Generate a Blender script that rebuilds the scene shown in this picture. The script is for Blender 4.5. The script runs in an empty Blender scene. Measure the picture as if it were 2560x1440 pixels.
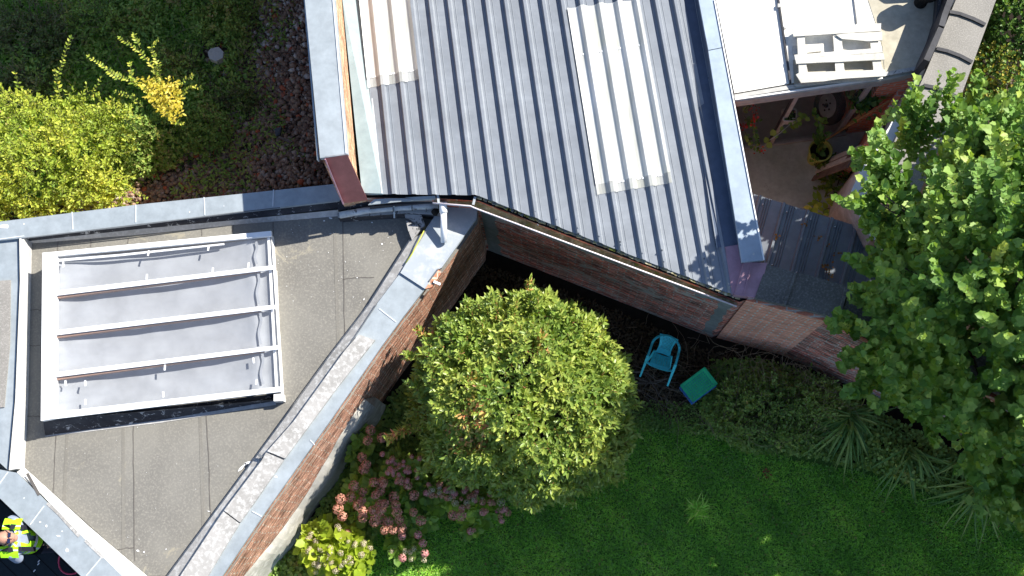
import bpy, bmesh, math, random
import numpy as np
from mathutils import Vector, Matrix

# ------------------------------------------------------------------ camera
F = 2800.0                      # focal length in photo pixels (2560 wide)
HC = 15.6                       # drone height above the garden lawn
d = np.array([95.0, 640.0, F]); d /= np.linalg.norm(d)
Zw = -d
Yw = np.array([0, -1.0, 0]); Yw = Yw - Yw.dot(Zw) * Zw; Yw /= np.linalg.norm(Yw)
Xw = np.cross(Yw, Zw)

scene = bpy.context.scene
cam_d = bpy.data.cameras.new("camera")
cam = bpy.data.objects.new("camera", cam_d)
scene.collection.objects.link(cam)
cam_d.sensor_width = 36.0
cam_d.lens = F / 2560 * 36.0
cam_d.clip_start = 0.1
cam_d.clip_end = 500
M = Matrix.Identity(4)
for i in range(3):
    ax = (Xw, Yw, Zw)[i]
    M[i][0] = ax[0]; M[i][1] = -ax[1]; M[i][2] = -ax[2]
M[2][3] = HC
cam.matrix_world = M
scene.camera = cam

# ------------------------------------------------------------------ light
SUN_EL = math.radians(41)
SUN_AZ = math.atan2(0.86, 0.50)          # from +Y towards +X
sdir = Vector((math.sin(SUN_AZ) * math.cos(SUN_EL), math.cos(SUN_AZ) * math.cos(SUN_EL), math.sin(SUN_EL)))
sun_d = bpy.data.lights.new("sun", 'SUN')
sun_d.energy = 5.0
sun_d.angle = math.radians(0.5)
sun_d.color = (1.0, 0.955, 0.88)
sun = bpy.data.objects.new("sun", sun_d)
scene.collection.objects.link(sun)
sun.rotation_euler = (-sdir).to_track_quat('-Z', 'Y').to_euler()
sun.location = sdir * 60
world = bpy.data.worlds.new("World"); scene.world = world
world.use_nodes = True
nt = world.node_tree
sky = nt.nodes.new('ShaderNodeTexSky'); sky.sky_type = 'NISHITA'
sky.sun_disc = False; sky.air_density = 0.6; sky.dust_density = 0.3; sky.sun_elevation = SUN_EL; sky.sun_rotation = SUN_AZ
nt.links.new(sky.outputs[0], nt.nodes['Background'].inputs[0])
nt.nodes['Background'].inputs[1].default_value = 0.135
scene.view_settings.view_transform = 'Standard'
scene.view_settings.look = 'None'
scene.view_settings.gamma = 1.0
scene.view_settings.exposure = 0.95

# ------------------------------------------------------------------ helpers
rng = np.random.default_rng(7)
random.seed(5)
COL = scene.collection

def P(u, v, z=0.0):
    """place where the line of sight through photo pixel (u, v) meets height z"""
    r = np.array([u - 1280.0, v - 720.0, F])
    w = np.array([r.dot(Xw), r.dot(Yw), r.dot(Zw)])
    t = (z - HC) / w[2]
    return Vector((w[0] * t, w[1] * t, z))

def W(pts, z):
    return [P(u, v, z) for u, v in pts]

def tag(o, label=None, cat=None, group=None, kind=None):
    if label: o['label'] = label
    if cat: o['category'] = cat
    if group: o['group'] = group
    if kind: o['kind'] = kind
    return o

def thing(name, label, cat, loc=(0, 0, 0), rotz=0, group=None):
    o = bpy.data.objects.new(name, None)
    o.empty_display_size = 0.2
    COL.objects.link(o)
    o.location = loc; o.rotation_euler = (0, 0, rotz)
    return tag(o, label, cat, group)

def link(name, me, parent=None, world_coords=True):
    o = bpy.data.objects.new(name, me)
    COL.objects.link(o)
    if parent is not None:
        o.parent = parent
        if world_coords:
            p = parent; off = Vector((0, 0, 0))
            while p is not None:
                off += p.location; p = p.parent
            o.location = -off
    return o

class MB:
    def __init__(s):
        s.v = []; s.f = []; s.m = []; s.uv = []; s.mats = []; s.sm = []
    def mi(s, mat):
        if mat not in s.mats: s.mats.append(mat)
        return s.mats.index(mat)
    def face(s, pts, mat, uv=None, smooth=False):
        b = len(s.v)
        s.v += [tuple(p) for p in pts]
        s.f.append(list(range(b, b + len(pts))))
        s.m.append(s.mi(mat)); s.sm.append(smooth)
        if uv is None:
            uv = [(p[0], p[1]) for p in pts]
        s.uv.append(uv)
    def mesh(s, verts, faces, mat, smooth=False):
        b = len(s.v)
        s.v += [tuple(p) for p in verts]
        k = s.mi(mat)
        for f in faces:
            s.f.append([b + i for i in f]); s.m.append(k); s.sm.append(smooth)
            s.uv.append([(verts[i][0], verts[i][1]) for i in f])
    def prism(s, top, z0, mat_top, mat_side=None, bottom=True, u0=0.0):
        """top: list of Vectors (own z); sides drop vertically to z0 (scalar or list)"""
        n = len(top)
        area = sum(top[i][0] * top[(i + 1) % n][1] - top[(i + 1) % n][0] * top[i][1] for i in range(n))
        zz = list(z0) if hasattr(z0, '__len__') else [z0] * n
        if area < 0:
            top = list(reversed(top)); zz = list(reversed(zz))
        mat_side = mat_side or mat_top
        s.face(top, mat_top)
        bot = [Vector((p[0], p[1], zz[i])) for i, p in enumerate(top)]
        if bottom: s.face(list(reversed(bot)), mat_side)
        L = u0
        for i in range(n):
            j = (i + 1) % n
            e = math.hypot(top[j][0] - top[i][0], top[j][1] - top[i][1])
            s.face([bot[i], bot[j], top[j], top[i]], mat_side,
                   uv=[(L, bot[i][2]), (L + e, bot[j][2]), (L + e, top[j][2]), (L, top[i][2])])
            L += e
    def box(s, c, size, mat, rot=None):
        hx, hy, hz = [q / 2 for q in size]
        vs = [Vector((x, y, z)) for z in (-hz, hz) for y in (-hy, hy) for x in (-hx, hx)]
        if rot is not None: vs = [rot @ v for v in vs]
        vs = [v + Vector(c) for v in vs]
        s.mesh(vs, [(0, 2, 3, 1), (4, 5, 7, 6), (0, 1, 5, 4), (2, 6, 7, 3), (0, 4, 6, 2), (1, 3, 7, 5)], mat)
    def bar(s, a, b, w, h, mat, up=Vector((0, 0, 1))):
        """rectangular bar from a to b, width w sideways, thickness h along up"""
        a = Vector(a); b = Vector(b); t = (b - a).normalized()
        side = t.cross(up).normalized(); u = side.cross(t).normalized()
        vs = []
        for p in (a, b):
            for sx, sz in ((-1, -1), (1, -1), (1, 1), (-1, 1)):
                vs.append(p + side * (sx * w / 2) + u * (sz * h / 2))
        s.mesh(vs, [(3, 2, 1, 0), (4, 5, 6, 7), (0, 1, 5, 4), (1, 2, 6, 5), (2, 3, 7, 6), (3, 0, 4, 7)], mat)
    def tube(s, pts, r, mat, n=8, caps=True, smooth=True):
        pts = [Vector(p) for p in pts]
        rs = r if hasattr(r, '__len__') else [r] * len(pts)
        vs = []; fs = []
        prev = None
        for i, p in enumerate(pts):
            t = (pts[min(i + 1, len(pts) - 1)] - pts[max(i - 1, 0)])
            if t.length < 1e-9: t = Vector((0, 0, 1))
            t.normalize()
            if prev is None:
                a = Vector((0, 0, 1)) if abs(t.z) < 0.9 else Vector((1, 0, 0))
                x = t.cross(a).normalized()
            else:
                x = (prev - t * prev.dot(t)).normalized()
            prev = x
            y = t.cross(x)
            for k in range(n):
                an = 2 * math.pi * k / n
                vs.append(p + (x * math.cos(an) + y * math.sin(an)) * rs[i])
        for i in range(len(pts) - 1):
            for k in range(n):
                fs.append((i * n + k, i * n + (k + 1) % n, (i + 1) * n + (k + 1) % n, (i + 1) * n + k))
        if caps:
            fs.append(tuple(reversed(range(n))))
            fs.append(tuple((len(pts) - 1) * n + k for k in range(n)))
        s.mesh(vs, fs, mat, smooth)
    def sweep(s, prof, path, mat, smooth=False):
        """open profile [(across, z)] along a horizontal-ish path; across is to the right of travel"""
        path = [Vector(p) for p in path]; n = len(prof); vs = []; fs = []
        for i, p in enumerate(path):
            ts = []
            if i > 0: ts.append((path[i] - path[i - 1]).to_2d().normalized())
            if i < len(path) - 1: ts.append((path[i + 1] - path[i]).to_2d().normalized())
            t = sum(ts, Vector((0, 0))) / len(ts)
            k = 1.0 / max(0.3, t.length); t.normalize()
            nrm = Vector((t.y, -t.x)) * k
            for a, z in prof:
                vs.append(Vector((p.x + nrm.x * a, p.y + nrm.y * a, p.z + z)))
        for i in range(len(path) - 1):
            for j in range(n - 1):
                fs.append((i * n + j, (i + 1) * n + j, (i + 1) * n + j + 1, i * n + j + 1))
        s.mesh(vs, fs, mat, smooth)
    def build(s, name, parent=None, world_coords=True):
        me = bpy.data.meshes.new(name)
        me.from_pydata(s.v, [], s.f)
        uvl = me.uv_layers.new(name="UVMap")
        flat = [c for f in s.uv for p in f for c in p]
        uvl.data.foreach_set("uv", flat)
        for m in s.mats: me.materials.append(m)
        me.polygons.foreach_set("material_index", s.m)
        me.polygons.foreach_set("use_smooth", s.sm)
        me.update()
        return link(name, me, parent, world_coords)

# ------------------------------------------------------------------ materials
def newmat(name, rough=0.8, spec=0.3):
    m = bpy.data.materials.new(name); m.use_nodes = True
    b = m.node_tree.nodes['Principled BSDF']
    b.inputs['Roughness'].default_value = rough
    b.inputs['Specular IOR Level'].default_value = spec
    return m, m.node_tree, b

def N(nt, t, **kw):
    n = nt.nodes.new(t)
    for k, v in kw.items():
        if k in n.inputs.keys() if hasattr(n.inputs, 'keys') else False: n.inputs[k].default_value = v
        else: setattr(n, k, v)
    return n

def noise(nt, vec, scale, detail=4, rough=0.6, dist=0.0):
    n = nt.nodes.new('ShaderNodeTexNoise')
    n.inputs['Scale'].default_value = scale; n.inputs['Detail'].default_value = detail
    n.inputs['Roughness'].default_value = rough; n.inputs['Distortion'].default_value = dist
    if vec is not None: nt.links.new(vec, n.inputs['Vector'])
    return n.outputs['Fac']

def ramp(nt, fac, stops, interp='LINEAR'):
    r = nt.nodes.new('ShaderNodeValToRGB'); r.color_ramp.interpolation = interp
    el = r.color_ramp.elements
    while len(el) < len(stops): el.new(0.5)
    for e, (p, c) in zip(el, stops):
        e.position = p
        e.color = (c, c, c, 1) if not hasattr(c, '__len__') else (*c, 1)
    nt.links.new(fac, r.inputs[0])
    return r.outputs[0]

def mix(nt, fac, a, b, mode='MIX'):
    m = nt.nodes.new('ShaderNodeMix'); m.data_type = 'RGBA'; m.blend_type = mode
    for sock, val in ((m.inputs[0], fac), (m.inputs[6], a), (m.inputs[7], b)):
        if isinstance(val, bpy.types.NodeSocket): nt.links.new(val, sock)
        elif hasattr(val, '__len__'): sock.default_value = (*val, 1)
        else: sock.default_value = val
    return m.outputs[2]

def coord(nt, kind='Object', scale=(1, 1, 1), rot=(0, 0, 0)):
    t = nt.nodes.new('ShaderNodeTexCoord'); mp = nt.nodes.new('ShaderNodeMapping')
    mp.inputs['Scale'].default_value = scale; mp.inputs['Rotation'].default_value = rot
    nt.links.new(t.outputs[kind], mp.inputs[0])
    return mp.outputs[0]

def bump(nt, b, h, strength=0.3, dist=0.01):
    n = nt.nodes.new('ShaderNodeBump'); n.inputs['Strength'].default_value = strength
    n.inputs['Distance'].default_value = dist
    nt.links.new(h, n.inputs['Height']); nt.links.new(n.outputs[0], b.inputs['Normal'])

def weathered(name, base, dark, light=None, s1=1.5, s2=25, rough=0.75, spec=0.25, bmp=0.2, metal=0.0,
              spots=None, spot_scale=9, spot_t=0.66, streak=None, strk=0.5):
    """base colour with broad blotches, fine grain and optional flaky spots"""
    m, nt, b = newmat(name, rough, spec)
    c = coord(nt)
    n1 = noise(nt, c, s1, 5, 0.6, 0.3); n2 = noise(nt, c, s2, 4, 0.7)
    col = mix(nt, ramp(nt, n1, [(0.35, 0.0), (0.68, 1.0)]), base, dark)
    if light is not None:
        col = mix(nt, ramp(nt, n2, [(0.48, 0.0), (0.68, 1.0)]), col, light)
    else:
        g = ramp(nt, n2, [(0.3, 0.82), (0.7, 1.1)])
        col = mix(nt, 1.0, col, g, 'MULTIPLY')
    if spots is not None:
        n3 = noise(nt, c, spot_scale, 8, 0.75, 0.6)
        col = mix(nt, ramp(nt, n3, [(spot_t, 0.0), (spot_t + 0.03, 1.0)]), col, spots)
    if streak is not None:
        n4 = noise(nt, coord(nt, 'Object', (0.8, 14, 1), (0, 0, streak)), 1.0, 5, 0.6)
        col = mix(nt, ramp(nt, n4, [(0.45, 0.0), (0.75, strk)]), col, dark)
    nt.links.new(col, b.inputs['Base Color'])
    b.inputs['Metallic'].default_value = metal
    if bmp: bump(nt, b, n2, bmp, 0.004)
    return m

def brick_mat(name, c1, c2, mortar, smear, smear_t=0.56, flake=None, flake_t=0.6, smear_amt=0.9, wv=1.0, fa=0.85, mo=0.010, ct=1.0):
    m, nt, b = newmat(name, 0.9, 0.15)
    uv = coord(nt, 'UV')
    # a little waviness so that the courses are not ruled
    wob = nt.nodes.new('ShaderNodeTexNoise'); wob.inputs['Scale'].default_value = 3.0
    nt.links.new(uv, wob.inputs['Vector'])
    va = nt.nodes.new('ShaderNodeVectorMath'); va.operation = 'MULTIPLY_ADD'
    va.inputs[1].default_value = (0.11 * wv, 0.075 * wv, 0); nt.links.new(wob.outputs['Color'], va.inputs[0]); nt.links.new(uv, va.inputs[2])
    bt = nt.nodes.new('ShaderNodeTexBrick')
    nt.links.new(va.outputs[0], bt.inputs['Vector'])
    bt.inputs['Scale'].default_value = 1.0
    bt.inputs['Brick Width'].default_value = 0.225; bt.inputs['Row Height'].default_value = 0.072
    bt.inputs['Mortar Size'].default_value = 0.0085; bt.inputs['Mortar Smooth'].default_value = 0.25
    bt.inputs['Bias'].default_value = -0.1; bt.inputs['Mortar Size'].default_value = mo; bt.offset = 0.43
    bt.inputs['Color1'].default_value = (*c1, 1); bt.inputs['Color2'].default_value = (*c2, 1)
    bt.inputs['Mortar'].default_value = (*mortar, 1)
    obj = coord(nt)
    n1 = noise(nt, coord(nt, 'UV', (0.8, 2.2, 1)), 1.6, 7, 0.7, 0.9); n2 = noise(nt, obj, 30, 4, 0.7)
    col = mix(nt, 1.0, bt.outputs['Color'], ramp(nt, n2, [(0.3, 1 - .55 * ct), (0.7, 1 + .45 * ct)]), 'MULTIPLY')
    nb_ = noise(nt, coord(nt, 'UV', (4.4, 13.8, 1)), 1.0, 1, 0.5)
    col = mix(nt, 1.0, col, ramp(nt, nb_, [(0.3, 1 - .55 * ct), (0.7, 1 + .6 * ct)]), 'MULTIPLY')
    nl = noise(nt, coord(nt, 'UV', (1.2, 11, 1)), 2.2, 6, 0.75, 0.8)
    if flake is not None:
        col = mix(nt, ramp(nt, nl, [(flake_t, 0.0), (flake_t + 0.06, fa)]), col, flake)
    col = mix(nt, ramp(nt, n1, [(smear_t, 0.0), (smear_t + 0.07, smear_amt)]), col, smear)
    nt.links.new(col, b.inputs['Base Color'])
    h = mix(nt, 1.0, bt.outputs['Fac'], (0.5, 0.5, 0.5), 'SUBTRACT')
    inv = nt.nodes.new('ShaderNodeInvert'); nt.links.new(bt.outputs['Fac'], inv.inputs['Color'])
    hh = mix(nt, 0.35, inv.outputs[0], n2)
    bump(nt, b, hh, 0.25 + 0.45 * ct, 0.01)
    return m

def leaf_mat(name, stops, trans=0.32, rough=0.45, spec=0.35, vein=0.15):
    """stops: colours picked by each leaf's own tint"""
    m = bpy.data.materials.new(name); m.use_nodes = True
    nt = m.node_tree; b = nt.nodes['Principled BSDF']
    at = nt.nodes.new('ShaderNodeAttribute'); at.attribute_name = 'tint'
    col = ramp(nt, at.outputs['Fac'], stops)
    n2 = noise(nt, coord(nt), 14, 3, 0.6)
    col = mix(nt, 1.0, col, ramp(nt, n2, [(0.3, 1 - vein), (0.7, 1 + vein)]), 'MULTIPLY')
    nt.links.new(col, b.inputs['Base Color'])
    b.inputs['Roughness'].default_value = rough; b.inputs['Specular IOR Level'].default_value = spec
    tr = nt.nodes.new('ShaderNodeBsdfTranslucent')
    tcol = mix(nt, 1.0, col, (1.5, 1.45, 0.5), 'MULTIPLY')
    nt.links.new(tcol, tr.inputs[0])
    ms = nt.nodes.new('ShaderNodeMixShader'); ms.inputs[0].default_value = trans
    nt.links.new(b.outputs[0], ms.inputs[1]); nt.links.new(tr.outputs[0], ms.inputs[2])
    nt.links.new(ms.outputs[0], nt.nodes['Material Output'].inputs[0])
    return m

def plain(name, col, rough=0.6, spec=0.4, metal=0.0, var=0.12, scale=12):
    m, nt, b = newmat(name, rough, spec)
    n = noise(nt, coord(nt), scale, 4, 0.6)
    c = mix(nt, 1.0, col, ramp(nt, n, [(0.3, 1 - var), (0.7, 1 + var)]), 'MULTIPLY')
    nt.links.new(c, b.inputs['Base Color']); b.inputs['Metallic'].default_value = metal
    return m

RIB_ROT = math.radians(8)
zinc = weathered('zinc_sheet', (0.36, 0.40, 0.42), (0.31, 0.35, 0.37), None, 0.9, 6, 0.5, 0.4, 0.03, 0.15, spots=(0.62, 0.63, 0.62), spot_scale=5, spot_t=0.72)
zinc_teal = weathered('zinc_teal_sheet', (0.29, 0.365, 0.375), (0.25, 0.32, 0.33), None, 0.8, 5, 0.5, 0.4, 0.02, 0.1, spots=(0.50, 0.47, 0.38), spot_scale=3, spot_t=0.74)
zinc_end = weathered('zinc_stained_sheet', (0.38, 0.41, 0.43), (0.32, 0.36, 0.39), (0.50, 0.51, 0.51), 1.6, 4, 0.5, 0.4, 0.02, 0.1, spots=(0.50, 0.36, 0.12), spot_scale=2.2, spot_t=0.735)
blue_flash = weathered('blue_grey_flashing', (0.085, 0.115, 0.17), (0.07, 0.095, 0.14), None, 1.2, 8, 0.45, 0.5, 0.02, 0.1)
blue_cope = weathered('pale_blue_coping', (0.34, 0.41, 0.48), (0.31, 0.375, 0.44), None, 1.0, 5, 0.45, 0.4, 0.02, 0.1)
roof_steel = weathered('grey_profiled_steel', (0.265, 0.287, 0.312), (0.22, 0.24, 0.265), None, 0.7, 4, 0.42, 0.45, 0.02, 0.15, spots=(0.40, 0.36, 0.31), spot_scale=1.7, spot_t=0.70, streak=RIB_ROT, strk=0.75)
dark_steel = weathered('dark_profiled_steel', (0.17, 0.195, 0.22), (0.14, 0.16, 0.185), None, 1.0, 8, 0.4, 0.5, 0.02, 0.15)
red_flash = weathered('red_primed_sheet', (0.42, 0.14, 0.12), (0.36, 0.115, 0.10), None, 2, 7, 0.5, 0.4, 0.02)
mauve_flash = weathered('mauve_faded_sheet', (0.42, 0.25, 0.30), (0.35, 0.20, 0.25), None, 2, 7, 0.5, 0.4, 0.02)
felt = weathered('grey_brown_roof_felt', (0.225, 0.215, 0.188), (0.165, 0.157, 0.14), (0.265, 0.25, 0.215), 1.1, 40, 0.95, 0.1, 0.35, spots=(0.30, 0.275, 0.215), spot_scale=0.9, spot_t=0.60)
felt_tan = weathered('dusty_felt', (0.20, 0.19, 0.165), (0.17, 0.16, 0.14), (0.23, 0.215, 0.185), 0.8, 40, 0.95, 0.1, 0.3)
felt_seam = plain('dark_felt_seam', (0.12, 0.11, 0.10), 0.95, 0.1)  # dark lap joints of the felt
felt_pale = weathered('pale_felt_fillet', (0.46, 0.45, 0.43), (0.36, 0.35, 0.33), (0.55, 0.54, 0.52), 2.0, 18, 0.9, 0.15, 0.25)
felt_cream = weathered('cream_felt_fillet', (0.60, 0.59, 0.55), (0.50, 0.49, 0.45), (0.68, 0.67, 0.63), 2.0, 14, 0.9, 0.15, 0.25)
flaky = weathered('flaking_black_bitumen', (0.055, 0.055, 0.06), (0.03, 0.03, 0.035), None, 3, 20, 0.85, 0.2, 0.3, spots=(0.42, 0.42, 0.41), spot_scale=10, spot_t=0.58)
flaky_white = weathered('flaking_white_paint', (0.45, 0.45, 0.44), (0.30, 0.29, 0.28), None, 3, 20, 0.85, 0.2, 0.3, spots=(0.06, 0.06, 0.06), spot_scale=9, spot_t=0.56)
concrete = weathered('weathered_concrete', (0.40, 0.385, 0.36), (0.27, 0.26, 0.24), (0.56, 0.55, 0.52), 2.6, 18, 0.95, 0.1, 0.5)
concrete_dark = weathered('dark_concrete_coping', (0.15, 0.14, 0.125), (0.10, 0.095, 0.085), (0.22, 0.21, 0.19), 2.5, 38, 0.95, 0.1, 0.6)
slab_mat = weathered('gravelly_concrete_slab', (0.27, 0.255, 0.23), (0.21, 0.20, 0.18), (0.36, 0.34, 0.31), 2.0, 60, 0.95, 0.1, 0.6)
yard_floor = weathered('stained_yard_concrete', (0.54, 0.62, 0.55), (0.38, 0.43, 0.36), None, 1.5, 12, 0.9, 0.15, 0.3, spots=(0.07, 0.06, 0.04), spot_scale=3.2, spot_t=0.64)
plaster = weathered('dirty_plaster', (0.44, 0.42, 0.37), (0.27, 0.26, 0.22), (0.50, 0.48, 0.43), 2.0, 9, 0.95, 0.1, 0.5)
plaster_grey = weathered('grey_cement_render', (0.24, 0.25, 0.235), (0.17, 0.18, 0.165), None, 3.0, 14, 0.95, 0.1, 0.5)
white_paint = plain('white_paint', (0.82, 0.82, 0.80), 0.5, 0.4, var=0.04)
white_pvc = plain('white_plastic', (0.80, 0.80, 0.80), 0.35, 0.5, var=0.03)
grey_pvc = weathered('streaked_grey_plastic', (0.50, 0.53, 0.54), (0.36, 0.38, 0.39), None, 5, 14, 0.55, 0.3, 0.05, spots=(0.08, 0.08, 0.08), spot_scale=8, spot_t=0.62)
white_roof = weathered('bleached_white_roof', (0.84, 0.82, 0.75), (0.80, 0.77, 0.68), None, 1.0, 9, 0.7, 0.3, 0.05)
cream_and_shade = weathered('stained_cream_and_shade', (0.50, 0.46, 0.36), (0.38, 0.35, 0.27), None, 2.4, 8, 0.8, 0.2, 0.1, spots=(0.24, 0.22, 0.17), spot_scale=3, spot_t=0.66)
black_bit = weathered('black_bitumen', (0.045, 0.045, 0.05), (0.025, 0.025, 0.03), None, 4, 20, 0.6, 0.3, 0.3, spots=(0.22, 0.22, 0.22), spot_scale=12, spot_t=0.64)
soot = plain('soot_black', (0.012, 0.012, 0.012), 0.9, 0.1, var=0.3)
frame_grey = plain('grey_window_frame', (0.42, 0.41, 0.38), 0.6, 0.3, var=0.15)
pallet_wood = weathered('bleached_pallet_wood', (0.62, 0.60, 0.54), (0.48, 0.46, 0.40), None, 3, 20, 0.9, 0.1, 0.3)
brown_wood = plain('red_brown_rafter', (0.30, 0.17, 0.12), 0.7, 0.2)
plank_wood = weathered('weathered_planks', (0.23, 0.17, 0.13), (0.13, 0.10, 0.08), None, 4, 18, 0.9, 0.1, 0.3)
cane_mat = plain('orange_bamboo_cane', (0.46, 0.27, 0.11), 0.5, 0.3)
stick_mat = weathered('dead_branch', (0.17, 0.14, 0.11), (0.09, 0.07, 0.055), None, 6, 40, 0.95, 0.1, 0.3)
bark = weathered('bark', (0.12, 0.09, 0.065), (0.06, 0.045, 0.03), None, 6, 40, 0.95, 0.1, 0.5)
stem_red = plain('red_stem', (0.30, 0.12, 0.06), 0.7, 0.2)
stem_green = plain('green_stem', (0.16, 0.17, 0.05), 0.7, 0.2)
moss_gutter = weathered('mossy_gutter_lining', (0.40, 0.35, 0.20), (0.20, 0.17, 0.09), (0.62, 0.60, 0.42), 5.0, 16, 0.95, 0.1, 0.5, spots=(0.26, 0.27, 0.05), spot_scale=5, spot_t=0.58)
pink_lip = plain('pale_pink_gutter_lip', (0.80, 0.70, 0.72), 0.4, 0.4, var=0.05)
brick_sun = brick_mat('orange_brick', (0.45, 0.20, 0.12), (0.36, 0.16, 0.10), (0.50, 0.40, 0.31), (0.46, 0.36, 0.28), 0.60, flake=(0.16, 0.10, 0.08), flake_t=0.60, smear_amt=0.7)
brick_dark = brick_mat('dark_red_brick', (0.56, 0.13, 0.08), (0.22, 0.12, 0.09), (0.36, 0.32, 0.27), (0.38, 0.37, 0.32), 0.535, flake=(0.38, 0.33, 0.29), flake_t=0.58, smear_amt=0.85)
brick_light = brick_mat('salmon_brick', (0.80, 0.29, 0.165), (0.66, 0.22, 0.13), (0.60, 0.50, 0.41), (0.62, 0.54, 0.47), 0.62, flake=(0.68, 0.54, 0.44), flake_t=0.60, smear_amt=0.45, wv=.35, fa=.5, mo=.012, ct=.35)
brick_strip = brick_mat('rough_orange_brick', (0.52, 0.27, 0.15), (0.44, 0.23, 0.13), (0.52, 0.38, 0.25), (0.58, 0.42, 0.28), 0.55)
deck_mat = weathered('dark_green_deck', (0.022, 0.032, 0.035), (0.016, 0.022, 0.025), None, 2, 20, 0.7, 0.2, 0.1)
soil = weathered('dark_soil', (0.035, 0.027, 0.020), (0.018, 0.015, 0.011), None, 3, 18, 1.0, 0.05, 0.8)
chair_mat = weathered('turquoise_plastic', (0.07, 0.72, 0.80), (0.06, 0.58, 0.64), None, 6, 14, 0.5, 0.4, 0.05, spots=(0.30, 0.34, 0.28), spot_scale=9, spot_t=0.68)
crate_green = weathered('green_plastic', (0.03, 0.66, 0.27), (0.02, 0.46, 0.20), None, 8, 20, 0.5, 0.4, 0.05, spots=(0.25, 0.45, 0.35), spot_scale=9, spot_t=0.62)
crate_blue = plain('blue_plastic', (0.04, 0.20, 0.62), 0.4, 0.5, var=0.08)
rubber = plain('black_rubber', (0.02, 0.02, 0.02), 0.7, 0.3)

def translucent_sheet(name, alpha):
    m, nt, b = newmat(name, 0.35, 0.5)
    c = coord(nt)
    n1 = noise(nt, coord(nt, 'Object', (7, 0.9, 1), (0, 0, RIB_ROT)), 1.2, 5, 0.6)
    n2 = noise(nt, c, 2.0, 4, 0.6)
    col = mix(nt, ramp(nt, n1, [(0.35, 0), (0.7, 1)]), (0.46, 0.46, 0.41), (0.66, 0.67, 0.65))
    col = mix(nt, ramp(nt, n2, [(0.55, 0), (0.75, 0.5)]), col, (0.50, 0.50, 0.36))
    nt.links.new(col, b.inputs['Base Color'])
    b.inputs['Alpha'].default_value = alpha
    return m
grp = translucent_sheet('milky_plastic_sheet', 0.97)
grp_thin = translucent_sheet('clear_plastic_lap', 0.55)

def glass_mat(name, clear=0.86, tint=(1, 1, 1)):
    m = bpy.data.materials.new(name); m.use_nodes = True; nt = m.node_tree
    nt.nodes.remove(nt.nodes['Principled BSDF'])
    tr = nt.nodes.new('ShaderNodeBsdfTransparent'); tr.inputs[0].default_value = (*tint, 1)
    gl = nt.nodes.new('ShaderNodeBsdfGlossy'); gl.inputs['Roughness'].default_value = 0.05
    di = nt.nodes.new('ShaderNodeBsdfDiffuse'); di.inputs[0].default_value = (0.6, 0.6, 0.6, 1)
    m1 = nt.nodes.new('ShaderNodeMixShader'); m1.inputs[0].default_value = 0.05
    nt.links.new(tr.outputs[0], m1.inputs[1]); nt.links.new(gl.outputs[0], m1.inputs[2])
    m2 = nt.nodes.new('ShaderNodeMixShader'); m2.inputs[0].default_value = 1 - clear
    nt.links.new(m1.outputs[0], m2.inputs[1]); nt.links.new(di.outputs[0], m2.inputs[2])
    nt.links.new(m2.outputs[0], nt.nodes['Material Output'].inputs[0])
    return m
glass = glass_mat('skylight_glass', 0.93)
win_glass = glass_mat('window_glass', 0.95, (0.8, 0.85, 0.85))
cloth_mat = plain('pale_grey_cloth', (0.31, 0.325, 0.345), 0.9, 0.1, var=0.14, scale=3)

# ------------------------------------------------------------------ heights
Z_ROOF = 2.45      # profiled roof, at the eave
Z_CL = 3.26        # high left coping
Z_FLAT = 1.90      # felt roof
Z_COPE = 2.11      # its copings
Z_WALL = 2.55      # garden wall
Z_YARD = 0.45

# ------------------------------------------------------------------ ground
def big_ground():
    m = MB()
    m.face([Vector((-150, -150, -0.03)), Vector((150, -150, -0.03)), Vector((150, 150, -0.03)), Vector((-150, 150, -0.03))], soil)
    return tag(m.build('ground'), kind='structure', label='dark bare soil under the gardens and buildings')
big_ground()

lawn_m, lnt, lb = newmat('lawn_turf', 0.95, 0.1)
lc = coord(lnt)
ln1 = noise(lnt, lc, 1.1, 5, 0.6, 0.4); ln2 = noise(lnt, lc, 45, 4, 0.7); ln3 = noise(lnt, lc, 7, 4, 0.6)
lcol = mix(lnt, ramp(lnt, ln1, [(0.35, 0), (0.7, 1)]), (0.075, 0.16, 0.026), (0.05, 0.12, 0.02))
lcol = mix(lnt, ramp(lnt, ln2, [(0.4, 0), (0.65, 0.8)]), lcol, (0.11, 0.20, 0.035))
lcol = mix(lnt, ramp(lnt, ln3, [(0.50, 0), (0.68, 0.75)]), lcol, (0.14, 0.14, 0.05))
lnt.links.new(lcol, lb.inputs['Base Color']); bump(lnt, lb, ln2, 0.8, 0.02)

def sheet(name, poly, z, mat, kind='structure', label=None):
    m = MB(); m.face([Vector((p.x, p.y, z)) for p in W(poly, z)][::-1], mat)
    return tag(m.build(name), kind=kind, label=label)
sheet('lawn', [(700, 1500), (560, 2300), (3600, 2300), (3600, 1500), (2700, 1330), (2300, 1190), (1950, 1120), (1600, 1010), (1250, 1150), (950, 1200)], 0.0, lawn_m, label='shaded green lawn in the lower right')

# ================================================================== felt roof building
def lerp(a, b, t): return Vector(a) * (1 - t) + Vector(b) * t

flat = thing('flat_roof_building', 'low brick building with a grey felt roof, zinc copings and a large white skylight', 'building', P(500, 900, 0))
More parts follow.
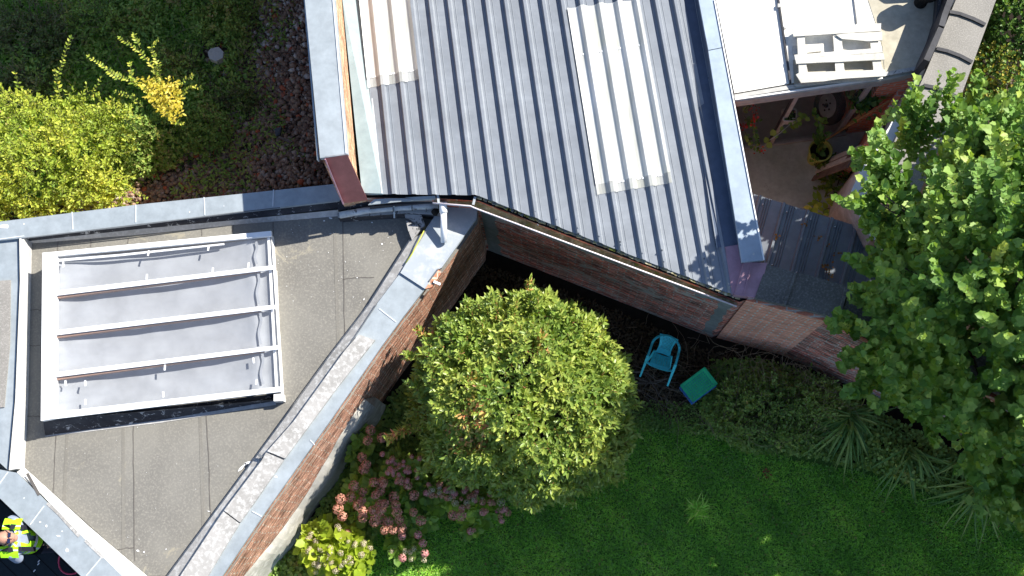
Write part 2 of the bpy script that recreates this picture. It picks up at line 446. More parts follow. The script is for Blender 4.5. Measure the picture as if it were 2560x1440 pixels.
# roof field (traced at the felt) as the top of a solid body
A_line = [(1026, 600), (924, 760), (821, 895), (633, 1155), (420, 1440), (345, 1545)]
M_line = [(1191, 547), (1104, 669), (1062, 722), (954, 865), (837, 1035), (661, 1283), (556, 1440), (475, 1560)]
J_line = [(1064, 573), (942, 760), (852, 892), (667, 1153), (519, 1348), (450, 1440), (375, 1545)]
K_line = [(935, 848), (845, 962), (703, 1153), (575, 1350), (519, 1440), (440, 1560)]
body = MB()
foot = W([(-160, 572), (890, 452), (1010, 500), (1195, 500)] + M_line + [(300, 1560), (205, 1452), (-10, 1235), (-160, 1235)], Z_COPE)
foot = [Vector((p.x, p.y, Z_FLAT)) for p in foot]
body.prism(foot, 0.0, felt, brick_sun)
body.build('wall', flat)
# the felt surface with its lapped seams
fm = MB()
rf = W([(75, 600), (840, 515), (1020, 530), (1030, 600)] + A_line[1:5] + [(365, 1440), (62, 1170)], Z_FLAT + 0.006)
fm.face(rf[::-1], felt)
def seam(a, b, w=0.012, mat=felt_seam, z=Z_FLAT + 0.01, jit=1.2):
    pa = P(*a, z); pb = P(*b, z)
    n = 14; L = []; t = (pb - pa).normalized(); s = Vector((-t.y, t.x, 0))
    offs = np.cumsum(rng.normal(0, 0.0022, n + 1)) * jit
    for i in range(n + 1):
        p = lerp(pa, pb, i / n) + s * float(offs[i])
        L.append((p - s * w * float(rng.uniform(0.25, 0.6)), p + s * w * float(rng.uniform(0.25, 0.6))))
    for i in range(n):
        fm.face([L[i][0], L[i][1], L[i + 1][1], L[i + 1][0]], mat)
for a, b in [((140, 1088), (134, 1232)), ((333, 1062), (334, 1402)), ((515, 1038), (528, 1290)), ((855, 535), (862, 850)), ((683, 555), (683, 585)),
             ((146, 597), (146, 630)), ((227, 590), (227, 618)), ((505, 560), (505, 590)), ((75, 775), (103, 775)), ((70, 865), (100, 864)), ((66, 1040), (100, 1040)),
             ((322, 595), (322, 610)), ((585, 545), (585, 580)), ((294, 1372), (334, 1369)), ((690, 950), (695, 1000)), ((855, 700), (935, 695))]:
    seam(a, b)
# wide faint laps
for a, b in [((168, 1080), (160, 1250)), ((308, 1065), (308, 1385)), ((500, 1040), (508, 1320)), ((836, 560), (845, 860))]:
    pa = P(*a, Z_FLAT + 0.009); pb = P(*b, Z_FLAT + 0.009); s = Vector((0.018, 0, 0))
    fm.face([pa - s, pb - s, pb + s, pa + s], felt_tan)
# dusty, paler felt towards the corner
fm.build('roof_felt', flat)
# white droppings and paint flecks on the felt
fl = MB()
def fleck(u, v, r, z=Z_FLAT + 0.014, mat=white_paint, n=7, asp=1.0, an=0.0):
    c = P(u, v, z); pts = []
    for k in range(n):
        a = 2 * math.pi * k / n; q = r * float(rng.uniform(0.6, 1.25))
        x = math.cos(a) * q * asp; y = math.sin(a) * q
        pts.append(c + Vector((x * math.cos(an) - y * math.sin(an), x * math.sin(an) + y * math.cos(an), 0)))
    fl.face(pts, mat)
for u, v, r, a, an in [(605, 1168, .016, 4.5, .75), (622, 1157, .02, 3, .3), (633, 1150, .014, 2, 1.3), (632, 1162, .01, 3, 2.4), (614, 1160, .012, 2, 2.2), (345, 1377, .014, 1.8, -.3), (360, 1380, .012, 1, 0), (415, 1373, .006, 1.6, 1),
                    (598, 1198, .006, 4, -.8), (522, 1278, .005, 5, -.2), (826, 545, .012, 2, -.3), (810, 552, .008, 1.6, 0), (930, 556, .01, 1, 0), (955, 610, .012, 1, 0), (893, 694, .008, 1, 0), (910, 748, .008, 2, 1.2)]:
    fleck(u, v, r, asp=a, an=an)
for _ in range(60):
    fleck(float(rng.uniform(690, 1000)), float(rng.uniform(540, 760)), float(rng.uniform(.0025, .006)))
for _ in range(70):
    u = float(rng.uniform(80, 900)); v = float(rng.uniform(1060, 1400))
    if v < 1440 - (u - 420) * 1.33 and v > 1165 + (u - 62) * .89 - 0: continue
    if u < 560 and v < 1150 + (u - 60) * 0.85: fleck(u, v, float(rng.uniform(.002, .0045)))
fl.build('paint_fleck', flat)['kind'] = 'stuff'

# parapet cores under the copings
par = MB()
def ring(outer, inner, z0, z1, mt, ms=None):
    """quads between two traced lines, raised from z0 to z1"""
    o = W(outer, z1); i = W(inner, z1)
    pts = o + i[::-1]
    par.prism(pts, z0, mt, ms or mt)
# upper (far) parapet with its sloping bitumen upstand
N_out = [(-160, 574), (0, 554), (340, 512), (855, 458)]
N_in = [(-160, 612), (62, 592), (345, 560), (600, 528), (880, 500)]
N_in2 = [(62, 592), (345, 560), (600, 528), (880, 500)]
def between(mb, la, za, lb, zb, mat, n=1):
    """surface between polyline la at height za and lb at zb (same number of points)"""
    a = W(la, za) if not hasattr(za, '__len__') else [P(u, v, z) for (u, v), z in zip(la, za)]
    b = W(lb, zb) if not hasattr(zb, '__len__') else [P(u, v, z) for (u, v), z in zip(lb, zb)]
    for k in range(len(a) - 1):
        mb.face([a[k], a[k + 1], b[k + 1], b[k]], mat)
cp = MB()
def coping(outer, inner, z, mat, drip=0.05):
    o = W(outer, z); i = W(inner, z)
    cp.prism(o + i[::-1], z - drip, mat, mat)
coping(N_out, [(-160, 618), (62, 594), (600, 530), (885, 497)], Z_COPE, zinc)
ring([(0, 560), (855, 464)], [(62, 590), (885, 493)], Z_FLAT, Z_COPE - 0.03, zinc, flaky)
between(par, [(55, 592), (345, 560), (600, 529), (885, 497)], Z_COPE - 0.055, [(70, 603), (345, 573), (600, 549), (890, 515)], Z_FLAT + 0.07, flaky)
between(par, [(70, 603), (345, 573), (600, 549), (850, 524)], Z_FLAT + 0.07, [(75, 609), (345, 587), (600, 561), (850, 540)], Z_FLAT + 0.012, felt_pale)
# left parapet: bright ridge, pale fillet
coping([(48, 596), (50, 700), (38, 1000), (22, 1176)], [(60, 594), (60, 700), (52, 1000), (42, 1172)], Z_COPE - 0.004, felt_cream, 0.28)
between(par, [(60, 594), (60, 700), (52, 1000), (42, 1172)], Z_COPE - 0.03, [(80, 606), (78, 700), (70, 1000), (60, 1170)], Z_FLAT + 0.012, felt_pale)
# lower-left parapet
coping([(-160, 1115), (-60, 1190), (0, 1246), (205, 1443), (300, 1545)], [(-160, 1010), (-10, 1172), (42, 1182), (305, 1440), (395, 1545)], Z_COPE, zinc)
ring([(0, 1240), (215, 1450)], [(42, 1184), (300, 1436)], Z_FLAT, Z_COPE - 0.04, zinc, plaster)
between(par, [(42, 1180), (100, 1232), (200, 1335), (305, 1440), (380, 1520)], Z_COPE - 0.02, [(60, 1168), (120, 1222), (225, 1318), (368, 1440), (460, 1520)], Z_FLAT + 0.012, felt_cream)
# right diagonal parapet: zinc over most of it, bare concrete slabs, fillet to the roof
Mz = M_line[1:]; Mz = [(1104, 669)] + M_line[2:]
J8 = [(1000, 682), (985, 705), (852, 892), (735, 1058), (600, 1238), (450, 1440), (375, 1545)]
coping([(1062, 722), (1008, 792), (954, 865), (837, 1035), (661, 1283), (556, 1440), (475, 1560)],
       [(1001, 682), (942, 760), (862, 880), (735, 1058), (560, 1290), (455, 1440), (380, 1545)], Z_COPE, zinc)
ze = [(1062, 722, .03), (1093, 675, .02), (1104, 669, .02), (1191, 547, -.06), (1195, 505, -.08), (1110, 505, -.08), (1064, 573, -.05), (1001, 682, .03)]
cp.prism([P(u, v, Z_COPE + q) for u, v, q in ze], [Z_COPE + q - .05 for u, v, q in ze], zinc_end)
cp.prism(W([(1062, 722), (1080, 718), (1104, 680), (1096, 674)], Z_COPE + 0.004), Z_COPE - 0.04, brick_sun)
cope = cp.build('coping', flat)
ring([(1098, 668), (1058, 724), (950, 868), (833, 1038), (657, 1286), (552, 1443)], [(1030, 640), (1000, 690), (905, 830), (735, 1058), (560, 1290), (455, 1440)], Z_FLAT, Z_COPE - 0.05, brick_sun, brick_sun)
between(par, [(1066, 578), (1003, 680), (942, 762), (862, 880), (735, 1058), (560, 1290), (452, 1440), (377, 1545)], Z_COPE - 0.012, A_line[:1] + [(975, 680), (924, 760), (832, 880), (700, 1062), (515, 1312), (420, 1440), (345, 1545)], Z_FLAT + 0.13, concrete)
between(par, A_line[:1] + [(975, 680), (924, 760), (832, 880), (700, 1062), (515, 1312), (420, 1440), (345, 1545)], Z_FLAT + 0.13, [(u - 3, v - 2) for u, v in A_line[:1] + [(975, 680), (924, 760), (832, 880), (700, 1062), (515, 1312), (420, 1440), (345, 1545)]], Z_FLAT + .005, concrete)
par.build('parapet', flat)
# concrete slabs lying along the coping
for k, (poly) in enumerate([[(897, 836), (937, 850), (845, 966), (712, 1146), (668, 1128), (735, 1052), (862, 876)],
                            [(709, 1150), (665, 1131), (655, 1150), (560, 1276), (600, 1306), (640, 1250)],
                            [(598, 1309), (558, 1279), (545, 1298), (452, 1438), (430, 1470), (490, 1490), (520, 1438)]]):
    c = MB(); c.prism(W(poly, Z_COPE + 0.05), Z_COPE + 0.003, concrete)
    c.build('coping_slab', flat)
# seams and folded joints of the zinc
sm = MB()
def fold(a, b, z, mat, w=0.012, h=0.008):
    pa = P(*a, z); pb = P(*b, z)
    sm = MB(); sm.bar(pa, pb, w, h, mat); sm.build('coping_joint', flat)
zl = plain('zinc_joint', (0.55, 0.58, 0.60), 0.5, 0.4, var=0.05)
zdk = plain('zinc_dark_joint', (0.13, 0.14, 0.15), 0.7, 0.2)
for a, b in [((180, 530), (182, 574)), ((339, 512), (339, 556)), ((510, 493), (512, 538)), ((684, 474), (682, 516)), ((0, 598), (60, 590)),
             ((110, 1265), (75, 1312)), ((255, 1392), (215, 1440)), ((948, 772), (990, 805)), ((775, 1100), (787, 1112)), ((630, 1278), (655, 1292)), ((20, 1180), (-20, 1235))]:
    fold(a, b, Z_COPE + 0.003, zl)
fold((1001, 682), (1062, 722), Z_COPE + 0.006, zdk, 0.008, 0.01)
fold((1096, 672), (1072, 704), Z_COPE + 0.03, zdk, 0.012, 0.02)
for a, b in [((942, 760), (862, 880)), ((862, 880), (735, 1056)), ((735, 1056), (668, 1150)), ((665, 1152), (560, 1290)), ((560, 1290), (455, 1440))]:
    fold(a, b, Z_COPE + 0.004, zdk, 0.012, 0.01)
for a, b in [((55, 596), (345, 563)), ((345, 563), (600, 530)), ((600, 530), (700, 519))]:
    fold((a[0], a[1]), (b[0], b[1]), Z_COPE + 0.001, zdk, 0.012, 0.01)
for a, b in [((646, 1136), (664, 1150))]:
    fold(a, b, Z_COPE + 0.002, zdk, 0.03, 0.02)
for a, b in [((60, 1188), (90, 1242)), ((110, 1262), (140, 1290)), ((140, 1290), (190, 1345)), ((205, 1355), (250, 1398))]:
    fold((a[0] + 8, a[1] - 4), (b[0] + 8, b[1] - 4), Z_COPE + 0.002, felt_seam if a[0] < 65 else concrete, 0.035, 0.006)
# worn white marks on the coping
fl = MB()
for u, v, r, a in [(168, 1375, .022, 1), (116, 1315, .014, 1), (155, 1328, .008, 1.5), (100, 1305, .010, 1.5), (146, 1340, .01, 2.5), (60, 1245, .008, 1), (670, 1190, .02, 2.5), (690, 1192, .012, 1.5), (474, 530, .012, .6), (560, 515, .009, .6),
                   (12, 566, .03, 2), (60, 560, .01, 1)]:
    fleck(u, v, r, Z_COPE + 0.004, asp=a)
fl.build('worn_mark', flat)['kind'] = 'stuff'
# plinth of pale plaster along the foot of the diagonal wall
pl = MB()
base_line = [(905, 1108), (850, 1180), (800, 1252), (750, 1335), (703, 1425), (640, 1530)]
# traced foot; the wall face above comes straight up from it
face_xy = W([(1104, 669), (1062, 722), (954, 865), (837, 1035), (661, 1283), (556, 1440), (475, 1560)], Z_COPE)
def wall_at(t):   # along the diagonal wall, t metres from its far end, on its face
    acc = 0
    for i in range(len(face_xy) - 1):
        L = (face_xy[i + 1] - face_xy[i]).to_2d().length
        if acc + L >= t or i == len(face_xy) - 2:
            return lerp(face_xy[i], face_xy[i + 1], (t - acc) / L)
        acc += L
wd = (face_xy[4] - face_xy[1]).to_2d().normalized(); wn = Vector((-wd.y, wd.x, 0))
if wn.x < 0: wn = -wn
prev = None
for k in range(40):
    t = 1.75 + k * 0.11
    top = 0.95 + 0.25 * math.sin(k * .23 + 1) + float(rng.uniform(-.03, .03))
    if k == 0: top = .7
    a = wall_at(t)
    q = 0.05 + 0.02 * math.sin(k * .7)
    row = [Vector((a.x, a.y, top)) + wn * 0.004, Vector((a.x, a.y, top - 0.06)) + wn * q, Vector((a.x, a.y, 0.35)) + wn * (q + .03), Vector((a.x, a.y, 0)) + wn * (q + 0.06)]
    if prev:
        pl.mesh(prev + row, [(0, 1, 5, 4), (1, 2, 6, 5), (2, 3, 7, 6)], plaster, True)
    else:
        pl.face([Vector((a.x, a.y, top)), row[1], row[2], row[3], Vector((a.x, a.y, 0))], plaster)
    prev = row
pl.build('plinth', flat)

# ------------------------------------------------ skylight (sits on the felt roof, part of it)
ZL, ZR = Z_FLAT + 0.37, Z_FLAT + 0.19
def zsky(u): return ZL + (ZR - ZL) * (u - 105) / 600.0
def S(u, v, dz=0.0): return P(u, v, zsky(u) + dz)
skyl = MB()
# curb walls
c0 = [S(112, 636), S(676, 583), S(702, 996), S(108, 1050)]
c0 = [Vector((p.x, p.y, p.z - 0.03)) for p in c0]
for i in range(4):
    a, b = c0[i], c0[(i + 1) % 4]
    skyl.face([a, b, Vector((b.x, b.y, Z_FLAT)), Vector((a.x, a.y, Z_FLAT))], white_paint if i != 2 else flaky)
# sloped bitumen skirt along the near side and thin felt strip at the right end
fa = [S(108, 1052, -.05), S(400, 1018, -.05), S(690, 984, -.04)]; fb = [P(113, 1089, Z_FLAT + .012), P(400, 1050, Z_FLAT + .012), P(690, 1002, Z_FLAT + .012)]
for k in range(2): skyl.face([fa[k], fa[k + 1], fb[k + 1], fb[k]], flaky)
fc = [P(113, 1092, Z_FLAT + .013), P(400, 1057, Z_FLAT + .013), P(690, 1012, Z_FLAT + .013)]
for k in range(2): skyl.face([fb[k], fb[k + 1], fc[k + 1], fc[k]], felt_pale)
skyl.prism([S(684, 985, -.03), S(706, 984, -.03), S(707, 1002, -.03), S(684, 1003, -.03)], Z_FLAT, felt_cream)
skyl.prism([P(683, 700, Z_FLAT + .03), P(690, 690, Z_FLAT + .03), P(690, 735, Z_FLAT + .03), P(700, 985, Z_FLAT + .03), P(706, 985, Z_FLAT + .03), P(692, 676, Z_FLAT + .03)], Z_FLAT, felt_cream)
skylight = skyl.build('skylight', flat)
# frame
fr = MB()
def slab(poly, th, mat, dz=0.0, mb=None):
    mb = mb or fr
    top = [S(u, v, dz) for u, v in poly]
    mb.prism(top, [p.z - th for p in top], mat)
slab([(106, 632), (140, 629), (137, 1046), (102, 1052)], 0.09, white_paint, 0.03)
slab([(140, 629), (142, 640), (679, 590), (678, 577)], 0.05, white_paint, 0.01)
slab([(137, 1030), (137, 1047), (702, 979), (704, 966)], 0.05, white_paint, 0.01)
slab([(668, 592), (675, 591), (694, 968), (688, 969)], 0.03, white_paint, -0.05)
slab([(140, 654), (300, 640), (560, 612), (560, 608), (300, 635), (140, 648)], 0.02, white_paint, -0.025)
fr.build('frame', skylight)
rows = [((138, 733), (686, 668)), ((137, 832), (687, 767)), ((136, 937), (696, 868))]
for (a, b) in rows:
    g = MB()
    slab([(a[0], a[1] - 6), (b[0], b[1] - 5), (b[0], b[1] + 5), (a[0], a[1] + 6)], 0.03, white_pvc, 0.02, g)
    g.build('glazing_bar', skylight)
    g = MB()
    pa = S(a[0] + 4, a[1] + 10, -.05); pb = S(b[0] - 36, b[1] + 8, -.045)
    g.bar(pa, pb, 0.045, 0.07, brown_wood)
    g.build('rafter', skylight)
# panes
edges_l = [(141, 640), (138, 733), (137, 832), (136, 937), (137, 1032)]
edges_r = [(676, 590), (686, 668), (687, 767), (696, 868), (702, 968)]
for k in range(4):
    g = MB()
    g.face([S(*edges_l[k], -.001), S(*edges_l[k + 1], -.001), S(*edges_r[k + 1], -.001), S(*edges_r[k], -.001)], glass)
    g.build('glass_pane', skylight)
# sagging cloth below the glass
cl = MB()
nx, ny = 48, 34; vs = []; fs = []
for j in range(ny + 1):
    for i in range(nx + 1):
        s = i / nx; t = j / ny
        lu = 142 + (137 - 142) * t; lv = 642 + (1030 - 642) * t
        ru = 680 + (700 - 680) * t; rv = 594 + (966 - 594) * t
        u = lu + (ru - lu) * s; v = lv + (rv - lv) * s
        bay = (t * 4) % 1.0
        sag = 0.09 * math.sin(math.pi * min(1, s * 1.12)) ** .6 + 0.02 * math.sin(math.pi * bay)
        wr = 0.013 * math.sin(26 * (s * .7 + bay) + 5 * math.sin(3 * t)) * math.exp(-3 * s) * 2.0 + 0.004 * math.sin(23 * s * (1 + t) + 9 * t) + 0.003 * math.sin(31 * t * (1.5 - s) + 4)
        p = P(u, v, zsky(u) - 0.06)
        p.z = max(zsky(u) - 0.06 - sag + wr, Z_FLAT + 0.022 + wr * .5)
        if s > 0.93: p.z = zsky(u) - 0.06 - (1 - s) * 0.9
        vs.append(p)
for j in range(ny):
    for i in range(nx):
        a = j * (nx + 1) + i; fs.append((a, a + 1, a + nx + 2, a + nx + 1))
cl.mesh(vs, fs, cloth_mat, True)
cl.build('blind', skylight)
# folded ribbon of clear sheet at the low end, and the little white clips
for k in range(4):
    g = MB()
    u0, v0 = 640 + k * 5, edges_r[k][1] + 14; u1, v1 = 645 + k * 5, edges_r[k + 1][1] - 8
    pts = [S(u0 + 3 * math.sin(q * .9), v0 + (v1 - v0) * q / 8, -.03 - .02 * math.sin(q * .4)) for q in range(9)]
    for q in range(8): g.bar(pts[q], pts[q + 1], 0.03, 0.004, cloth_mat)
    g.build('edge_tape', skylight)
for u, v in [(158, 661), (371, 633), (521, 620), (621, 663), (367, 692), (532, 676), (634, 901), (412, 919), (641, 955), (408, 986), (213, 958), (213, 1005), (164, 958)]:
    g = MB(); c = S(u, v, .006); g.box(c, (0.022, 0.07, 0.006), white_pvc, Matrix.Rotation(0.1 * ((u % 5) - 2), 3, 'Z'))
    g.build('clip', skylight)

# neighbouring roof just visible at the left edge
nb = thing('neighbouring_roof', 'grey roof with zinc strip and rough felt at the left edge, beyond the pale ridge', 'building', P(-60, 880, 0))
m = MB()
nbz = Z_COPE - 0.055
poly = W([(-160, 620), (46, 597), (48, 700), (36, 1000), (20, 1176), (-160, 1010)], nbz)
m.prism([Vector((p.x, p.y, nbz)) for p in poly], Z_FLAT + .01, zinc, plaster_grey)
m.build('roof', nb)
m = MB(); m.prism(W([(-160, 712), (26, 700), (24, 860), (10, 1018), (-160, 1030)], nbz + .02), nbz + .002, slab_mat); m.build('felt_strip', nb)

# small things at the corner where the roofs meet
m = MB()
m.prism(W([(1010, 530), (1050, 527), (1062, 562), (1030, 600), (1020, 575)], Z_FLAT + .16), Z_FLAT, flaky_white)
m.build('upstand', flat)
m = MB()
m.prism(W([(843, 533), (925, 524), (1095, 521), (1100, 538), (1020, 533), (845, 545)], Z_FLAT + .20), Z_FLAT + .01, flaky_white, flaky)
m.prism(W([(843, 524), (925, 516), (925, 500), (850, 500)], Z_FLAT + .26), Z_FLAT + .01, flaky)
m.build('upstand', flat)
m = MB()
m.tube([P(1086, 532, Z_FLAT + .30), P(1094, 521, Z_FLAT + .25), P(1100, 505, Z_FLAT + .22)], 0.045, soot, 12)
m.build('drain_hole', flat)
cab = MB()
cab.tube([P(1060, 577, Z_COPE + .02), P(1048, 600, Z_COPE + .03), P(1030, 635, Z_COPE + .02), P(1014, 658, Z_COPE + .015)], 0.008, plain('yellow_green_cable', (0.45, 0.48, 0.08), 0.5, 0.3), 6)
o = cab.build('cable'); tag(o, 'yellow-green cable lying on the corner of the zinc coping', 'cable')
st = MB(); st.bar(P(1084, 704, Z_COPE + .02), P(1101, 711, Z_COPE + .0), 0.03, 0.03, white_pvc)
st.build('overflow_pipe', flat)

# ================================================================== workshop with the profiled steel roof
shop = thing('metal_roof_building', 'brick workshop under a ribbed grey steel roof with two milky light panels', 'building', P(1400, 400, 0))
def ribx(x0, y): return 52 + (x0 - 52) * (8500 + y) / 8500.0
def eave_y(x):
    if x < 1195: return 486 + (x - 1000) * 0.012
    return 489 + (x - 1195) * (744 - 489) / (1850 - 1195.0)
def R(x0, y, dz=0.0):
    """point on the roof plane, along the rib line that passes x0 at the top of the photo"""
    z = Z_ROOF + (600 - y) / 195 * 0.03
    p = P(ribx(x0, y), y, z); p.z += dz
    return p
def eave_on(x0):
    lo, hi = 300, 900
    for _ in range(30):
        mid = (lo + hi) / 2
        if mid < eave_y(ribx(x0, mid)): lo = mid
        else: hi = mid
    return lo
PITCH = 46.95
prof = [(-.5, 0), (-.31, 0), (-.29, -.006), (-.26, 0), (-.15, 0), (-.075, .055), (.075, .055), (.15, 0), (.26, 0), (.29, .006), (.31, 0), (.5, 0)]
prof_soft = [(-.5, 0), (-.34, .004), (-.22, .022), (-.13, .048), (-.075, .058), (.075, .058), (.13, .048), (.22, .022), (.34, .004), (.5, 0)]
def corrugate(mb, k0, k1, ytop, ybot, mat, dz=0.0, ny=2, prof=prof, xlim=None):
    rows = []
    xs = []
    for k in np.arange(k0, k1 + 1e-6, 1.0):
        for a, h in prof:
            xs.append((1076 + PITCH * (k + a) + 0, h))
    xs = [(x, h) for x, h in xs if xlim is None or xlim[0] <= x <= xlim[1]]
    cols = []
    for x, h in xs:
        yb = ybot(x) if callable(ybot) else ybot
        yt = ytop(x) if callable(ytop) else ytop
        yb2 = yb + (2.0 if h > .01 else 0)
        cols.append([R(x, yt + (yb2 - yt) * j / ny, h + dz) for j in range(ny + 1)])
    vs = [p for c in cols for p in c]
    fs = []
    for i in range(len(cols) - 1):
        for j in range(ny):
            a = i * (ny + 1) + j; b = a + ny + 1
            fs.append((a, a + 1, b + 1, b))
    mb.mesh(vs, fs, mat)
m = MB()
corrugate(m, -4, 14, -190, lambda x: eave_on(x), roof_steel, ny=6, xlim=(896, 1712))
roof = m.build('roof_sheet', shop)
# light panels: centre line of the dark band is the left flank of a rib
m = MB()
corrugate(m, -4, 0, -190, lambda x: 196 - (x - 906) * .16, grp, 0.006, ny=4, prof=prof_soft, xlim=(897, 1028))
a = m.build('light_panel', shop); a['label'] = 'short milky light panel beside the left flashing'
m = MB()
corrugate(m, -4, 0, lambda x: 196 - (x - 906) * .16, lambda x: 219 - (x - 906) * .16, grp_thin, 0.006, ny=1, prof=prof_soft, xlim=(897, 1028))
m.build('panel_lap', a)
m = MB()
corrugate(m, 7, 12, lambda x: 22 - (x - 1415) * .12, lambda x: 462 - (x - 1415) * .16, grp, 0.006, ny=6, prof=prof_soft, xlim=(1412, 1598))
b_ = m.build('light_panel', shop); b_['label'] = 'large milky light panel on the right half of the roof'
m = MB()
corrugate(m, 7, 12, lambda x: 462 - (x - 1415) * .16, lambda x: 487 - (x - 1415) * .16, grp_thin, 0.006, ny=1, prof=prof_soft, xlim=(1412, 1598))
m.build('panel_lap', b_)
for (xa, xb, y) in [(1420, 1590, 139), (1440, 1590, 460), (900, 1026, 195)]:
    n = 12; m = MB()
    for i in range(n):
        x1 = xa + (xb - xa) * i / n; x2 = xa + (xb - xa) * (i + .8) / n
        m.bar(R(x1, y - (x1 - xa) * .16, .012), R(x2, y - (x2 - xa) * .16, .012), .022, .006, white_paint)
    m.build('cross_strip', a if xa == 900 else b_)
# fixing screws
def screw_at(u, v, parent=roof, big=1.0, mat=None):
    s_ = MB(); c = P(u, v, Z_ROOF + 0.06)
    s_.tube([c - Vector((0, 0, .02)), c + Vector((0, 0, .004))], 0.011 * big, mat or zdk, 8)
    s_.tube([c + Vector((0, 0, .004)), c + Vector((0, 0, .014))], 0.006 * big, mat or zdk, 6)
    return s_.build('roof_screw', parent)
for k in range(0, 16):
    for y in ([165, 400] if k % 2 else [25, 300, 520]):
        x0 = 1076 + PITCH * k
        if y < eave_on(x0) - 20 and not (1405 < x0 < 1598 and y < 480):
            u = ribx(x0, y - (x0 - 1076) * .16 * (1 if y < 480 else -1.4)); screw_at(u, y - (x0 - 1076) * .16 * (1 if y < 480 else -1.4))
for k in range(-4, 17):
    x0 = 1076 + PITCH * k
    if 900 < x0 < 1700:
        e = eave_on(x0); screw_at(ribx(x0, e - 18), e - 18, mat=roof_steel, big=.8)
for u, v in [(962, 175), (1008, 168)]: screw_at(u, v, a, 1.7)
for u, v in [(1530, 440), (1580, 432), (1628, 425)]: screw_at(u, v, b_, 1.7)
# walls: solid body below the roof
m = MB()
eave = [(1000, 486), (1195, 489), (1850, 744)]
wallz = Z_ROOF - 0.02
shop_poly = W([(676, -900), (764, 0), (812, 395), (905, 492), (1100, 494), (1196, 500), (1850, 753), (1905, 735), (1912, 655), (1785, 0), (1600, -900)], wallz)
m.prism([Vector((p.x, p.y, wallz - .04)) for p in shop_poly], 0.0, soot, brick_dark)
m.build('wall', shop)
x0_ = P(-250, 300, 0).x + 3.9; x1_ = P(1500, 0, 2.5).x
m = MB(); m.prism([Vector((x0_, 8.35, 4.15)), Vector((x1_, 8.35, 4.15)), Vector((x1_, 14, 4.15)), Vector((x0_, 14, 4.15))], 0.0, felt, brick_sun); m.build('unseen_shade_block', shop)  # unseen block added to keep the waste ground in shade
# left parapet
m = MB()
lt = W([(676, -900), (766, 0), (803, 392), (866, 384), (835, 0), (758, -900)], Z_CL - .03)
pts = [Vector((p.x, p.y, Z_CL - .05)) for p in lt]
m.prism(pts, Z_ROOF - .06, brick_strip, brick_strip)
rp = [P(866, 384, Z_CL - .06), P(803, 392, Z_CL - .06), P(853, 503, Z_ROOF - .03), P(912, 494, Z_ROOF - .05)]
m.prism(rp, Z_FLAT, brick_strip)
m.build('parapet_wall', shop)
m = MB()
m.prism(W([(672, -900), (762, 0), (800, 395), (870, 386), (838, 0), (760, -900)], Z_CL), Z_CL - .07, zinc)
m.bar(P(757, -60, Z_CL - .06), P(796, 402, Z_CL - .06), .02, .05, zinc)
m.bar(P(828, -60, Z_CL + .006), P(866, 384, Z_CL + .006), .02, .01, zl)
m.build('coping', shop)
m = MB()
for t in range(5):
    pass
m.prism([P(812, 391, Z_CL + .004), P(868, 385, Z_CL + .004), P(917, 495, Z_ROOF + .02), P(857, 504, Z_ROOF + .02)], [Z_CL - .06, Z_CL - .06, Z_ROOF - .06, Z_ROOF - .06], red_flash)
m.bar(P(812, 392, Z_CL - .03), P(857, 504, Z_ROOF - .01), .014, .10, mauve_flash)
m.prism(W([(857, 504), (918, 498), (922, 506), (862, 512)], Z_ROOF - .22), Z_FLAT + .1, black_bit)
o = m.build('end_flashing', shop); o['label'] = 'red painted metal flashing on the stepped end of the parapet'
# side flashing between parapet and ribs
m = MB()
fa = [P(846, -190, Z_ROOF + .12), P(856, 0, Z_ROOF + .12), P(905, 482, Z_ROOF + .06)]; fb = [P(885, -190, Z_ROOF + .055), P(905, 0, Z_ROOF + .05), P(955, 484, Z_ROOF + .047)]
for k in range(2): m.face([fa[k], fb[k], fb[k + 1], fa[k + 1]], zinc_teal)
fc = [Vector((p.x + .012, p.y, p.z - .045)) for p in fb]
for k in range(2): m.face([fb[k], fc[k], fc[k + 1], fb[k + 1]], zinc_teal)
for k in range(2): m.bar(fb[k], fb[k + 1], .014, .012, zl)
m.face([fa[2], fb[2], fb[2] - Vector((0, 0, .05)), fa[2] - Vector((0, 0, .1))], zinc_teal)
m.build('side_flashing', shop)
# right parapet: inner dark flashing and pale coping
zc = Z_ROOF + .24
m = MB()
core = W([(1712, -260), (1748, 0), (1857, 652), (1905, 650), (1783, 0), (1740, -260)], zc - .03)
m.prism([Vector((p.x, p.y, zc - .04)) for p in core], Z_ROOF - .05, brick_dark, blue_flash)
m.build('parapet_wall', shop)
m = MB()
ga = [P(1655, -190, Z_ROOF + .055), P(1693, 0, Z_ROOF + .05), P(1793, 620, Z_ROOF + .05)]
gb = [P(1700, -190, Z_ROOF + .06), P(1737, 0, Z_ROOF + .055), P(1845, 612, Z_ROOF + .055)]
gc = [P(1710, -190, zc - .04), P(1749, 0, zc - .04), P(1857, 650, zc - .04)]
for k in range(2):
    m.face([ga[k], gb[k], gb[k + 1], ga[k + 1]], blue_flash); m.face([gb[k], gc[k], gc[k + 1], gb[k + 1]], blue_flash)
    m.bar(ga[k], ga[k + 1], .012, .010, roof_steel)
    m.bar(gb[k], gb[k + 1], .010, .008, zinc)
m.build('side_flashing', shop)
m = MB()
m.prism(W([(1712, -260), (1747, 0), (1771, 125), (1806, 118), (1785, 0), (1742, -260)], zc), zc - .05, blue_cope)
m.prism(W([(1771, 127), (1855, 655), (1909, 650), (1806, 120)], zc), zc - .05, blue_cope)
m.bar(P(1786, 0, zc + .005), P(1910, 650, zc + .005), .014, .02, white_paint)
m.build('coping', shop)
m = MB()
